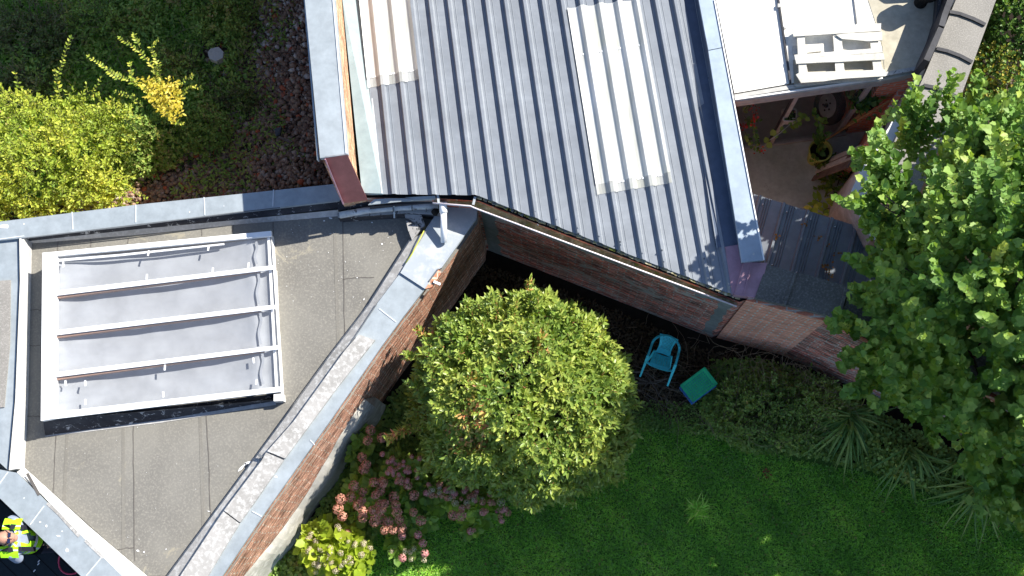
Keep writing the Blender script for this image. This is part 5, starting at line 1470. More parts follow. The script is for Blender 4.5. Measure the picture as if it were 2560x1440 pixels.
# strap-leaved clumps
strap_mat = leaf_mat('strap_leaf', [(0, (0.099, 0.216, 0.045)), (.6, (0.198, 0.324, 0.063)), (1, (0.377, 0.450, 0.108))], .25, .4)
def strap_clump(u, v, n, L, label, a0, a1, wid=.022):
    th = thing('lily_clump', label, 'plant', P(u, v, .12), group='strap-leaved clumps along the wall')
    vs = []; fs = []; tint = []
    for i in range(n):
        an = math.radians(float(rng.uniform(a0, a1))); Ln = L * float(rng.uniform(.6, 1.15)); el = float(rng.uniform(.5, 1.3)); w = wid * .66 * float(rng.uniform(.7, 1.2))
        b = Vector((float(rng.normal(0, .04)), float(rng.normal(0, .04)), 0)); dx = Vector((math.cos(an), math.sin(an), 0)); sd = Vector((-dx.y, dx.x, 0)); ns = 8; base = len(vs); ti = float(rng.uniform(0, 1)); bend = float(rng.normal(0, .22))
        for k in range(ns + 1):
            t = k / ns
            c = b + dx * (Ln * t * (.55 + .45 * t)) + sd * (bend * t * t) + Vector((0, 0, max(.02, Ln * (.85 * el * t - 1.05 * el * t * t) + .03)))
            ww = w * math.sin(math.pi * min(1, .12 + .88 * t)) ** .6 if t < 1 else .001
            up = Vector((0, 0, ww * .35))
            vs += [c - sd * ww + up, c, c + sd * ww + up]; tint += [ti] * 3
        for k in range(ns):
            q = base + k * 3; fs += [(q, q + 1, q + 4, q + 3), (q + 1, q + 2, q + 5, q + 4)]
    me = bpy.data.meshes.new('foliage'); me.from_pydata([tuple(p) for p in vs], [], fs); me.materials.append(strap_mat)
    at = me.attributes.new('tint', 'FLOAT', 'POINT'); at.data.foreach_set('value', tint); me.update()
    link('foliage', me, th, world_coords=False)
strap_clump(2120, 1045, 75, .78, 'largest strap-leaved clump, arching towards the lawn below the brick wall', 170, 360)
strap_clump(2130, 1040, 14, .5, 'strap leaves pointing right from the first clump towards the wall gap', -15, 20)
strap_clump(2265, 1125, 42, .72, 'middle strap-leaved clump reaching over the lawn', 190, 335, .02)
strap_clump(2390, 1150, 12, .45, 'small strap-leaved clump below the brick gap in the tree', 180, 260)
strap_clump(2440, 1215, 32, .72, 'lower right strap-leaved clump under the tree tip', 185, 300)
strap_clump(2515, 1260, 18, .35, 'short strap-leaved clump at the right edge under the tree', 180, 320)
red_l = leaf_mat('red_leaf', [(0, (0.22, 0.03, 0.02)), (1, (0.35, 0.06, 0.03))], .2, .5)
spray('red_leaved_sprig', 'small sprig of dark red leaves on the lawn edge', [[(1912, 1165, .05), (1916, 1192, .08)], [(1905, 1170, .05), (1925, 1185, .08)]], red_l, .05, tint=(0, 1))
for u, v, lab in [(1740, 1275, 'upper'), (2230, 1250, 'right')]: pass
th = thing('grass_tuft', 'coarse pale grass tuft growing out of the lawn', 'grass', P(1745, 1275, 0))
n = 140; a_ = rng.uniform(0, 6.28, n); dr = np.stack([np.cos(a_), np.sin(a_), rng.uniform(.3, 1.2, n)], 1)
link('blades', leaves_mesh('blades', BLADE, np.tile(np.array(P(1745, 1275, 0)), (n, 1)) + rng.normal(0, .05, (n, 3)) * [1, 1, 0], dr, np.tile([0, 0, 1.0], (n, 1)) + rng.normal(0, .2, (n, 3)), rng.uniform(.12, .26, n), rng.uniform(.4, 1, n), grass_mat, .06), th)

# ---------------- hydrangeas
hyd_leaf = leaf_mat('hydrangea_leaf', [(0, (0.091, 0.189, 0.034)), (.5, (0.198, 0.327, 0.052)), (.85, (0.361, 0.482, 0.069)), (1, (0.577, 0.619, 0.086))], .3, .5)
lime_leaf = leaf_mat('lime_leaf', [(0, (0.179, 0.280, 0.022)), (.5, (0.336, 0.426, 0.034)), (1, (0.515, 0.560, 0.067))], .35, .5)
def head_mesh(name, stops, n=150):
    mt = leaf_mat(name + '_petal', stops, .2, .8, .1, .2)
    dd = sphere_dirs(n, -.3); r_ = rng.uniform(.85, 1.02, n)
    tg = unit(np.cross(dd, rng.normal(0, 1, (n, 3))))
    return leaves_mesh(name, BROAD, dd * r_[:, None] * np.array([1, 1, .75]) - tg * .12, tg, dd + rng.normal(0, .25, (n, 3)), np.full(n, .30), rng.uniform(0, 1, n), mt, 1.5)
hd_pink = head_mesh('dusty_pink_head', [(0, (0.342, 0.147, 0.105)), (.5, (0.559, 0.265, 0.196)), (1, (0.729, 0.420, 0.294))])
hd_rose = head_mesh('rose_head', [(0, (0.504, 0.192, 0.192)), (.6, (0.660, 0.312, 0.300)), (1, (0.744, 0.504, 0.432))])
hd_cream = head_mesh('cream_head', [(0, (0.46, 0.38, 0.24)), (.6, (0.56, 0.50, 0.32)), (1, (0.62, 0.55, 0.45))], 90)
hd_mag = head_mesh('magenta_head', [(0, (0.60, 0.04, 0.30)), (1, (0.70, 0.10, 0.42))], 40)
def hydrangea(label, base, blobs, leafmat, per, m_, size, heads, tints=None):
    th = plant('hydrangea', label, 'shrub', base, blobs, BROAD, leafmat, per, m_, .10, size, stem_green, limb_mat=stem_green, zmin=.0, trunk_r=.02, limbs=10, up=.9, spread=1.0, width=1.25, shell=(.5, 1.0))
    off = -Vector(base)
    for (u, v, z, r_, me) in heads:
        o = bpy.data.objects.new('flower_head', me); COL.objects.link(o); o.parent = th
        o.location = P(u, v, z) + off; o.scale = (r_,) * 3; o.rotation_euler = (float(rng.normal(0, .2)), float(rng.normal(0, .2)), float(rng.uniform(0, 6)))
    return th
hp = []
for (u, v) in [(930, 1080), (918, 1103), (908, 1142), (920, 1160), (912, 1175), (952, 1090), (880, 1245), (885, 1212), (905, 1230), (890, 1262), (905, 1258), (940, 1240), (955, 1225), (982, 1240), (990, 1262), (965, 1262), (950, 1265), (930, 1275), (905, 1275), (960, 1278),
               (940, 1290), (985, 1280), (853, 1244), (845, 1270), (853, 1290), (935, 1308), (958, 1300), (1000, 1295), (975, 1305), (985, 1322), (962, 1328), (1005, 1320), (1000, 1200), (1020, 1215), (1035, 1240), (1035, 1277), (908, 1295), (932, 1206), (955, 1205), (1053, 1300), (1130, 1290), (1155, 1285)]:
    hp.append((u + float(rng.normal(0, 3)), v + float(rng.normal(0, 3)), .85 + .1 * rng.random() - (.15 if v > 1290 else 0), .064 * float(rng.uniform(.9, 1.15)), hd_pink))
for (u, v) in [(1050, 1302), (1005, 1340), (1045, 1337), (1057, 1358), (1006, 1395), (1062, 1383)]: hp.append((u, v, .55, .055, hd_rose))
for (u, v) in [(980, 1380), (1012, 1378), (1025, 1380), (1035, 1372), (1028, 1397), (1060, 1400)]: hp.append((u, v, .45, .04, hd_cream))
for k in range(34): hp.append((float(rng.uniform(955, 1050)), float(rng.uniform(1135, 1215)), .95 + .08 * rng.random(), .030 * float(rng.uniform(.8, 1.3)), hd_rose if k % 3 else hd_pink))
hydrangea('broad hydrangea with many dusty pink round heads, lower left of the round bush', P(970, 1240, 0),
          [(C(935, 1240, .45), (.42, .38, .42)), (C(1010, 1190, .5), (.42, .35, .45)), (C(1040, 1270, .4), (.4, .28, .38)), (C(910, 1130, .4), (.2, .35, .4)), (C(1010, 1360, .25), (.28, .2, .25))], hyd_leaf, 42, 5, .12, hp[:96])
hp = []
for k in range(46):
    u = float(rng.uniform(1055, 1270)); v = 1215 + (u - 1055) * .30 + float(rng.normal(0, 16)); hp.append((u, min(v, 1305), .85, .034 * float(rng.uniform(.8, 1.5)), (hd_rose, hd_pink, hd_pink, hd_cream)[k % 4]))
hp += [(1208, 1280, .8, .052, hd_rose), (1253, 1255, .8, .06, hd_cream), (1243, 1278, .8, .03, hd_mag), (1248, 1272, .8, .022, hd_mag), (1176, 1328, .5, .05, hd_rose), (1185, 1325, .5, .03, hd_pink), (1270, 1282, .7, .045, hd_pink)]
hydrangea('hydrangea with small pink heads and one magenta flower under the round bush', P(1160, 1260, 0), [(C(1110, 1240, .45), (.35, .25, .38)), (C(1200, 1265, .42), (.35, .2, .36)), (C(1180, 1310, .3), (.2, .2, .25))], hyd_leaf, 42, 5, .11, hp)
hp = []
for k in range(40):
    a_ = float(rng.uniform(0, 6.28)); q = math.sqrt(float(rng.random())); hp.append((835 + 78 * q * math.cos(a_), 1375 + 60 * q * math.sin(a_), .62 + .14 * (1 - q), .034 * float(rng.uniform(.8, 1.4)), hd_cream))
hp += [(760, 1370, .5, .05, hd_cream), (775, 1405, .5, .045, hd_cream), (790, 1430, .5, .04, hd_cream), (870, 1330, .6, .045, hd_pink), (925, 1370, .55, .04, hd_cream)]
hydrangea('sunlit lime-leaved hydrangea with cream heads beside the foot of the diagonal wall', P(840, 1370, 0), [(C(835, 1370, .34), (.45, .36, .40)), (C(880, 1400, .32), (.3, .28, .36)), (C(795, 1350, .3), (.22, .22, .3))], lime_leaf, 75, 6, .13, hp)

# ================================================================== chair, crates, pallet
def frame_empty(name, label, cat, loc, R_, group=None):
    o = thing(name, label, cat, loc, 0, group); o.rotation_euler = R_.to_euler(); return o
def local_link(name, mb, parent):
    o = mb.build(name); o.parent = parent; return o

# moulded garden armchair, built upright in its own axes (x sideways, -y front, z up), tipped back on the branches
ch_rot = Matrix.Rotation(math.radians(-19), 4, 'Z') @ Matrix.Rotation(math.radians(-34), 4, 'X')
ch = frame_empty('garden_chair', 'turquoise moulded plastic garden armchair tipped back on the branch pile', 'chair', P(1640, 934, .22), ch_rot)
def grid_mesh(fn, nu, nv, mat, th=.005, hole=None):
    """a thin curved panel; hole(u, v) removes cells to leave real openings"""
    mb = MB(); top = {}; 
    for j in range(nv + 1):
        for i in range(nu + 1): top[(i, j)] = Vector(fn(i / nu, j / nv))
    vs = []; idx = {}
    for k, p in top.items():
        idx[k] = len(vs); vs.append(p)
    off = len(vs)
    for k, p in top.items():
        i, j = k
        du = top[(min(i + 1, nu), j)] - top[(max(i - 1, 0), j)]; dv = top[(i, min(j + 1, nv))] - top[(i, max(j - 1, 0))]
        n = du.cross(dv); n = n.normalized() if n.length > 1e-9 else Vector((0, 0, 1))
        vs.append(p - n * th)
    keep = {(i, j) for i in range(nu) for j in range(nv) if not (hole and hole(i, j))}
    fs = []
    for (i, j) in keep:
        a, b, c, d_ = idx[(i, j)], idx[(i + 1, j)], idx[(i + 1, j + 1)], idx[(i, j + 1)]
        fs.append((a, b, c, d_)); fs.append((off + d_, off + c, off + b, off + a))
        for (ni, nj, e) in ((i, j - 1, (a, b)), (i + 1, j, (b, c)), (i, j + 1, (c, d_)), (i - 1, j, (d_, a))):
            if (ni, nj) not in keep: fs.append((e[1], e[0], off + e[0], off + e[1]))
    mb.mesh(vs, fs, mat, False)
    return mb
seat = grid_mesh(lambda u, v: ((u - .5) * (.40 - .05 * v), -.20 + .38 * v, .40 - .02 * v - .018 * math.sin(math.pi * u) + (-.03 * (1 - v * 5) if v < .2 else 0)), 24, 22, chair_mat, .006,
                 lambda i, j: 4 <= i < 20 and 5 <= j < 19 and i % 3 == 1 and j % 2 == 0)
local_link('seat', seat, ch)
back = grid_mesh(lambda u, v: ((u - .5) * (.30 - .06 * math.sin(math.pi * v * .9) + .10 * v * v), .17 + .13 * v + .03 * math.sin(math.pi * u) * .8, .385 + .40 * v), 22, 28, chair_mat, .006,
                 lambda i, j: 3 <= i < 19 and 8 <= j < 25 and i % 2 == 0 and j % 2 == 0)
local_link('backrest', back, ch)
# one hoop of flat rim: arm, round the top of the back, other arm
mb = MB()
hoop = []
for k in range(33):
    t = k / 32
    if t < .28: q = t / .28; p = Vector((-.275 + .005 * q, -.19 + .30 * q, .60 + .02 * math.sin(q * 3.14) + .04 * q))
    elif t > .72: q = (1 - t) / .28; p = Vector((.275 - .005 * q, -.19 + .30 * q, .60 + .02 * math.sin(q * 3.14) + .04 * q))
    else:
        a = math.pi * (t - .28) / .44; p = Vector((-.27 * math.cos(a), .11 + .20 * math.sin(a) ** .8, .64 + .15 * math.sin(a) ** 1.1))
    hoop.append(p)
for k in range(32): mb.bar(hoop[k], hoop[k + 1], .045, .012, chair_mat)
for k in range(1, 32): mb.tube([hoop[k] - Vector((0, 0, .006)), hoop[k] + Vector((0, 0, .006))], .0225, chair_mat, 10)
local_link('arm_rim', mb, ch)
for sx in (-1, 1):
    mb = MB(); ns = 8; vs = []
    for k in range(ns + 1):
        t = k / ns; w = .055 - .022 * t
        c = Vector((sx * (.275 + .005 * t), -.195 - .03 * t, .60 * (1 - t)))
        vs += [c + Vector((-w / 2 * sx, 0, 0)), c + Vector((w / 2 * sx, .004, 0)), c + Vector((w / 2 * sx * .8, .045 * (1 - .4 * t), 0)), c + Vector((-w / 2 * sx * .5, .010, 0))]
    fs = [(4 * k + a, 4 * k + (a + 1) % 4, 4 * k + 4 + (a + 1) % 4, 4 * k + 4 + a) for k in range(ns) for a in range(4)] + [(0, 1, 2, 3), (4 * ns + 3, 4 * ns + 2, 4 * ns + 1, 4 * ns)]
    mb.mesh(vs, fs, chair_mat)
    mb.bar((sx * .20, -.18, .385), (sx * .28, -.19, .43), .05, .012, chair_mat)
    local_link('leg', mb, ch)
    mb = MB(); vs = []
    for k in range(ns + 1):
        t = k / ns; w = .05 - .02 * t; c = Vector((sx * (.17 + .06 * t), .17 + .07 * t, .41 * (1 - t)))
        vs += [c + Vector((-w / 2, 0, 0)), c + Vector((w / 2, 0, 0)), c + Vector((w / 2, .03, 0)), c + Vector((-w / 2, .03, 0))]
    mb.mesh(vs, fs, chair_mat); local_link('leg', mb, ch)
ch.scale = (.70, .70, .70)

# folding crates: green one lying face up on a blue one
def crate(name, label, mat, loc, R_, L=.41, Wd=.275, H=.11):
    e = frame_empty(name, label, 'crate', loc, R_, 'plastic crates stacked on the soil')
    def wall_panel(a, b, h, open_, parent, nm):
        a = Vector(a); b = Vector(b)
        nx_ = max(8, int((b - a).length / .0155)); nz = max(4, int(h.length / .0155))
        g = grid_mesh(lambda u, v: lerp(a, b, u) + h * v, nx_, nz, mat, .004, lambda i, j: open_ and 1 < i < nx_ - 2 and 0 < j < nz - 1 and i % 2 == 0 and j % 2 == 0)
        local_link(nm, g, parent)
    l, w = L / 2, Wd / 2
    wall_panel((-l, -w, H), (l, -w, H), Vector((0, Wd, 0)), True, e, 'base')       # upturned: the base faces the sky
    for a, b in (((-l, -w, 0), (l, -w, 0)), ((l, -w, 0), (l, w, 0)), ((l, w, 0), (-l, w, 0)), ((-l, w, 0), (-l, -w, 0))):
        wall_panel(a, b, Vector((0, 0, H)), True, e, 'side_panel')
    mb = MB()
    cs = [(-l, -w), (l, -w), (l, w), (-l, w)]
    for k in range(4):
        a, b = cs[k], cs[(k + 1) % 4]
        mb.bar((a[0], a[1], H), (b[0], b[1], H), .014, .012, mat); mb.bar((a[0], a[1], .006), (b[0], b[1], .006), .02, .012, mat); mb.bar((a[0], a[1], 0), (a[0] + 1e-4, a[1], H), .014, .014, mat, up=Vector((1, 0, 0)))
    local_link('rim', mb, e)
    return e
cr_rot = Matrix.Rotation(math.radians(36), 4, 'Z') @ Matrix.Rotation(math.radians(-12), 4, 'Y') @ Matrix.Rotation(math.radians(4), 4, 'X')
crate('plastic_crate', 'blue perforated plastic crate under the green crate, only its edges showing', crate_blue, P(1744, 967, .06), cr_rot)
crate('plastic_crate', 'green perforated plastic crate lying upturned on the blue crate', crate_green, P(1747, 961, .20), cr_rot)

# pallet on the white roof
pz = ZW + .02
pal = thing('wooden_pallet', 'bleached wooden pallet with one broken board lying on the white roof', 'pallet', P(2100, 140, ZW))
def board(pts, th, z, nm, mat=pallet_wood):
    m = MB(); m.prism(W(pts, z), z - th, mat); m.build(nm, pal)
for x0, x1, xb0, xb1 in ((1992, 2011, 1998, 2018), (2082, 2103, 2090, 2112), (2172, 2192, 2186, 2208)):
    board([(x0, 78), (x1, 77), (xb1, 190), (xb0, 192)], .02, ZW + .10, 'stringer_board')
    for (yy) in (84, 130, 182):
        m = MB(); c = P((x0 + x1) / 2 + (xb0 - x0) * (yy - 78) / 112, yy, ZW + .045); m.box(c, (.10, .10, .085), pallet_wood, Matrix.Rotation(.12, 3, 'Z')); m.build('block', pal)
for pts in ([(1981, 70), (2203, 58), (2202, 77), (1984, 91)], [(1986, 137), (2203, 119), (2208, 131), (1988, 146)], [(1988, 146), (2208, 132), (2212, 149), (1991, 159)], [(1990, 186), (1999, 181), (2212, 174), (2215, 190), (2100, 197), (2060, 203), (2003, 207)]):
    board(pts, .022, ZW + .125, 'deck_board')
board([(2090, 87), (2110, 84), (2205, 79), (2206, 101), (2170, 103), (2130, 99), (2105, 97)], .022, ZW + .125, 'deck_board')
board([(1982, 114), (2055, 111), (2055, 128), (1984, 135)], .02, ZW + .03, 'deck_board')
board([(1984, 212), (2000, 207), (2206, 192), (2200, 198), (2050, 210), (1995, 216)], .02, ZW + .03, 'deck_board')

# leaf litter clumps on the lean-to
dl = leaf_mat('orange_dead_leaf', [(0, (0.12, 0.06, 0.02)), (.6, (0.28, 0.13, 0.03)), (1, (0.40, 0.20, 0.05))], .2, .8)
pp = []
for u, v, k, s_ in [(2013, 559, 5, 4), (2046, 594, 5, 4), (1942, 592, 5, 4), (2068, 614, 2, 3), (2063, 670, 18, 7), (2075, 690, 8, 6), (2095, 632, 4, 6)]:
    for _ in range(k): pp.append(tuple(P(u + float(rng.normal(0, s_)), v + float(rng.normal(0, s_)), 2.03)))
n = len(pp)
tag(link('dead_leaves', leaves_mesh('dead_leaves', BROAD, np.array(pp), unit(rng.normal(0, 1, (n, 3)) * [1, 1, .3]), np.tile([0, 0, 1.0], (n, 1)) + rng.normal(0, .3, (n, 3)), rng.uniform(.02, .042, n), rng.uniform(0, 1, n), dl, 1.2)), 'small clumps of orange dead leaves on the dark lean-to roof', kind='stuff')

# ================================================================== yard contents
pot_mat = plain('yellow_green_pot', (0.42, 0.46, 0.10), .5, .3)
yp = thing('plant_pot', 'large yellow-green pot with a tall leafy plant beside the glazed wall', 'plant pot', P(2038, 392, Z_YARD))
m = MB(); c = P(2036, 398, Z_YARD)
prof_p = [(.105, 0), (.15, .34), (.165, .36), (.165, .38), (.145, .38), (.135, .30)]
vs = []; fs = []; ns = 24
for (r_, z_) in prof_p:
    for k in range(ns): vs.append(c + Vector((r_ * math.cos(2 * math.pi * k / ns), r_ * math.sin(2 * math.pi * k / ns), z_)))
for i in range(len(prof_p) - 1):
    for k in range(ns): fs.append((i * ns + k, i * ns + (k + 1) % ns, (i + 1) * ns + (k + 1) % ns, (i + 1) * ns + k))
m.mesh(vs, fs, pot_mat, True); m.build('pot', yp)
m = MB(); m.tube([c + Vector((0, 0, .29)), c + Vector((0, 0, .30))], .134, soil, 20); m.build('soil', yp)
yard_leaf = leaf_mat('yard_plant_leaf', [(0, (0.06, 0.14, 0.03)), (.5, (0.12, 0.24, 0.04)), (1, (0.30, 0.38, 0.06))], .3, .5)
spray('potted_plant', 'leafy plant with broad leaves growing out of the yellow-green pot', [[(2046, 385, .8), (2050, 350, 1.2), (2046, 310, 1.5), (2035, 280, 1.7)], [(2046, 385, .8), (2060, 360, 1.1), (2068, 335, 1.3)], [(2048, 360, 1.1), (2035, 340, 1.3)], [(2046, 388, .8), (2030, 400, .9)], [(2046, 320, 1.3), (2062, 300, 1.5)]], yard_leaf, .10, tm=BROAD, gap=.06, width=1.2, tint=(0, .8))
plant('yard_weeds', 'low leafy weeds at the foot of the pale wall in the yard', 'plant', P(2110, 440, Z_YARD), [(C(2095, 430, .6), (.28, .3, .2)), (C(2120, 470, .6), (.22, .3, .22)), (C(2075, 460, .55), (.2, .2, .12)), (C(2060, 405, .55), (.2, .15, .15))], BROAD, yard_leaf, 90, 5, .08, .06, stem_green, zmin=0, trunk_r=.015, limbs=5)
spray('arum_plant', 'bright green plant with long pointed leaves at the corner of the lean-to', [[(2060, 510, .8), (2040, 500, .9), (2030, 520, .95)], [(2075, 520, .8), (2060, 525, 1.0), (2055, 545, 1.1)], [(2090, 500, .8), (2080, 510, 1.0)]], lb_mat, .16, tm=BROAD, gap=.09, width=.9)
ger_red = leaf_mat('red_petal', [(0, (0.5, 0.03, 0.03)), (1, (0.65, 0.06, 0.05))], .2, .6)
gp_ = spray('geranium', 'geranium with red flowers and trailing stems at the left end of the glazed wall', [[(1858, 280, 1.6), (1870, 262, 1.8), (1880, 255, 1.8)], [(1860, 290, 1.5), (1885, 320, 1.5), (1892, 345, 1.4)], [(1862, 330, 1.4), (1880, 365, 1.3), (1898, 378, 1.2)], [(1860, 300, 1.5), (1900, 300, 1.6)], [(1885, 330, 1.5), (1895, 360, 1.3)]], yard_leaf, .055, tm=BROAD, gap=.05)
n = 90; cc_ = [(1880, 262, 1.8), (1886, 290, 1.75), (1884, 305, 1.7), (1902, 376, 1.2), (1858, 318, 1.4)]
q = np.array([tuple(P(*cc_[i % 5])) for i in range(n)]) + rng.normal(0, .03, (n, 3))
link('petals', leaves_mesh('petals', BROAD, q, unit(rng.normal(0, 1, (n, 3))), rng.normal(0, 1, (n, 3)), np.full(n, .035), rng.uniform(0, 1, n), ger_red, 1.2), gp_)
hb_ = thing('hanging_planter', 'small square grey planter with moss hanging in front of the glass', 'planter', P(1974, 292, 1.5))
m = MB(); c = P(1973, 291, 1.5)
for dx, dy, sx, sy in ((-.085, 0, .012, .18), (.085, 0, .012, .18), (0, -.085, .16, .012), (0, .085, .16, .012)): m.box(c + Vector((dx, dy, 0)), (sx, sy, .12), frame_grey)
m.build('box', hb_)
m = MB(); m.box(c + Vector((0, 0, -.02)), (.16, .16, .07), soil); m.build('soil', hb_)
n = 60; link('moss', leaves_mesh('moss', OVAL, np.tile(np.array(c), (n, 1)) + rng.uniform(-.07, .07, (n, 3)) * [1, 1, .2] + [0, 0, .02], unit(rng.normal(0, 1, (n, 3))), np.tile([0, 0, 1.0], (n, 1)), np.full(n, .04), rng.uniform(0, .6, n), yard_leaf, 1.3), hb_)
m = MB()
for a_, b_ in (((1980, 296), (2025, 292)), ((1975, 310), (1925, 350))): m.tube([P(a_[0], a_[1], 1.55), P((a_[0] + b_[0]) / 2, (a_[1] + b_[1]) / 2 + 3, 1.5), P(b_[0], b_[1], 1.6)], .005, frame_grey, 5)
m.build('hanging_wire', hb_)
spray('climbing_stem', 'thin climbing stem with a few leaves strung across the glazed wall', [[(1900, 375, 1.3), (1935, 340, 1.45), (1975, 315, 1.5), (1995, 305, 1.6), (2030, 285, 1.6)], [(1985, 300, 1.6), (2000, 290, 1.6)]], yard_leaf, .09, tm=BROAD, gap=.14, r=.004, tint=(.6, 1))
# hanging basket near the canes
bk_ = thing('hanging_basket', 'dark hanging basket with a trailing plant under the roof edge near the canes', 'basket', P(2160, 250, 1.7))
m = MB(); c = P(2160, 252, 1.7); rr = [(.02, -.10), (.10, -.07), (.15, 0), (.155, .01)]; vs = []; fs = []
for (r_, z_) in rr:
    for k in range(18): vs.append(c + Vector((r_ * math.cos(2 * math.pi * k / 18), r_ * math.sin(2 * math.pi * k / 18), z_)))
for i in range(3):
    for k in range(18): fs.append((i * 18 + k, i * 18 + (k + 1) % 18, (i + 1) * 18 + (k + 1) % 18, (i + 1) * 18 + k))
m.mesh(vs, fs, rubber, True); m.build('bowl', bk_)
m = MB()
for k in range(3): m.tube([c + Vector((.15 * math.cos(2.1 * k), .15 * math.sin(2.1 * k), .01)), c + Vector((0, .04, .5))], .004, rubber, 4)
m.build('chain', bk_)
n = 130; q = np.tile(np.array(c), (n, 1)) + rng.normal(0, .09, (n, 3)) * [1, 1, .3] + [0, 0, .05]
link('foliage', leaves_mesh('foliage', BROAD, q, unit(rng.normal(0, 1, (n, 3)) + [0, 0, .3]), np.tile([0, 0, 1.0], (n, 1)) + rng.normal(0, .4, (n, 3)), rng.uniform(.05, .1, n), rng.uniform(0, .7, n), yard_leaf, 1.1), bk_)
# wheel and white tank seen behind the glass
wt = thing('spare_wheel', 'spare wheel with black tyre leaning against the white drum behind the glass', 'wheel', P(2072, 268, Z_YARD + .35))
wc = P(2074, 264, 1.15); R3 = Matrix.Rotation(math.radians(12), 3, 'Z') @ Matrix.Rotation(math.radians(-62), 3, 'Y')
m = MB(); vs = []; fs = []
for i in range(32):
    a_ = 2 * math.pi * i / 32
    for j in range(10):
        b_ = 2 * math.pi * j / 10; rr_ = .215 + .055 * math.cos(b_)
        vs.append(wc + R3 @ Vector((rr_ * math.cos(a_), rr_ * math.sin(a_), .075 * math.sin(b_))))
for i in range(32):
    for j in range(10): fs.append((i * 10 + j, i * 10 + (j + 1) % 10, ((i + 1) % 32) * 10 + (j + 1) % 10, ((i + 1) % 32) * 10 + j))
m.mesh(vs, fs, rubber, True); m.build('tyre', wt)
m = MB(); rim_m = plain('wheel_rim', (.45, .45, .43), .5, .4, .3)
m.tube([wc + R3 @ Vector((0, 0, -.05)), wc + R3 @ Vector((0, 0, .04)), wc + R3 @ Vector((0, 0, .05))], [.17, .17, .12], rim_m, 28, smooth=False)
for k in range(5): 
    a_ = 2 * math.pi * k / 5; q = Vector((.07 * math.cos(a_), .07 * math.sin(a_), 0)); m.tube([wc + R3 @ (q + Vector((0, 0, .05))), wc + R3 @ (q + Vector((0, 0, .058)))], .014, rubber, 8)
m.tube([wc + R3 @ Vector((0, 0, .05)), wc + R3 @ Vector((0, 0, .075))], .03, rubber, 12)
m.build('rim', wt)
dr_ = thing('white_drum', 'white drum-like appliance with a dark hatch behind the glass', 'appliance', P(2105, 300, Z_YARD))
m = MB(); c = P(2118, 262, 0); drum_m = plain('enamel', (.62, .61, .57), .5, .4)
m.tube([Vector((c.x, c.y, Z_YARD)), Vector((c.x, c.y, 1.25)), Vector((c.x, c.y, 1.32)), Vector((c.x, c.y, 1.34))], [.26, .26, .235, .10], drum_m, 28, smooth=False); m.build('drum', dr_)
m = MB(); m.box(Vector((c.x - .10, c.y - .05, 1.335)), (.06, .09, .01), soot, Matrix.Rotation(.5, 3, 'Z')); m.tube([Vector((c.x + .06, c.y + .02, 1.33)), Vector((c.x + .06, c.y + .02, 1.36))], .07, rubber, 16); m.build('hatch', dr_)

# ================================================================== person with a controller
pz0 = 0.67
hp_ = P(16, 1345, 2.35)
per = thing('person', 'person in a yellow-green safety vest looking up and holding a controller', 'person', (hp_.x - .04, hp_.y, pz0))
O = Vector((hp_.x - .04, hp_.y, pz0))
def skin(name, verts, edges, radii, mat, parent, levels=2, extra=None, voxel=None):
    me = bpy.data.meshes.new(name); me.from_pydata([tuple(v) for v in verts], edges, [])
    o = bpy.data.objects.new(name, me); COL.objects.link(o)
    sk = o.modifiers.new('s', 'SKIN'); 
    for i, r_ in enumerate(radii): me.skin_vertices[0].data[i].radius = (r_, r_) if not hasattr(r_, '__len__') else r_
    me.skin_vertices[0].data[0].use_root = True
    sub = o.modifiers.new('u', 'SUBSURF'); sub.levels = levels; sub.render_levels = levels
    dg = bpy.context.evaluated_depsgraph_get(); dg.update()
    m2 = bpy.data.meshes.new_from_object(o.evaluated_get(dg)); bpy.data.objects.remove(o)
    if extra:
        bm = bmesh.new(); bm.from_mesh(m2)
        for em in extra: bm.from_mesh(em)
        bm.to_mesh(m2); bm.free()
        o = bpy.data.objects.new(name, m2); COL.objects.link(o)
        rm = o.modifiers.new('r', 'REMESH'); rm.mode = 'VOXEL'; rm.voxel_size = voxel; 
        sm_ = o.modifiers.new('sm', 'SMOOTH'); sm_.factor = .5; sm_.iterations = 2
        dg = bpy.context.evaluated_depsgraph_get(); dg.update()
        m3 = bpy.data.meshes.new_from_object(o.evaluated_get(dg)); bpy.data.objects.remove(o); m2 = m3
    m2.name = name; m2.materials.clear(); m2.materials.append(mat)
    m2.polygons.foreach_set('use_smooth', [True] * len(m2.polygons))
    o = bpy.data.objects.new(name, m2); COL.objects.link(o); o.parent = parent
    return o
def ell(c, r_, rot=None, seg=20):
    bm = bmesh.new(); bmesh.ops.create_uvsphere(bm, u_segments=seg, v_segments=seg // 2 + 2, radius=1)
    for v in bm.verts:
        q = Vector((v.co.x * r_[0], v.co.y * r_[1], v.co.z * r_[2])); q = (rot @ q if rot is not None else q); v.co = q + Vector(c)
    me = bpy.data.meshes.new('e'); bm.to_mesh(me); bm.free(); return me
skin_m = plain('skin', (0.42, 0.22, 0.15), .55, .3, var=.08)
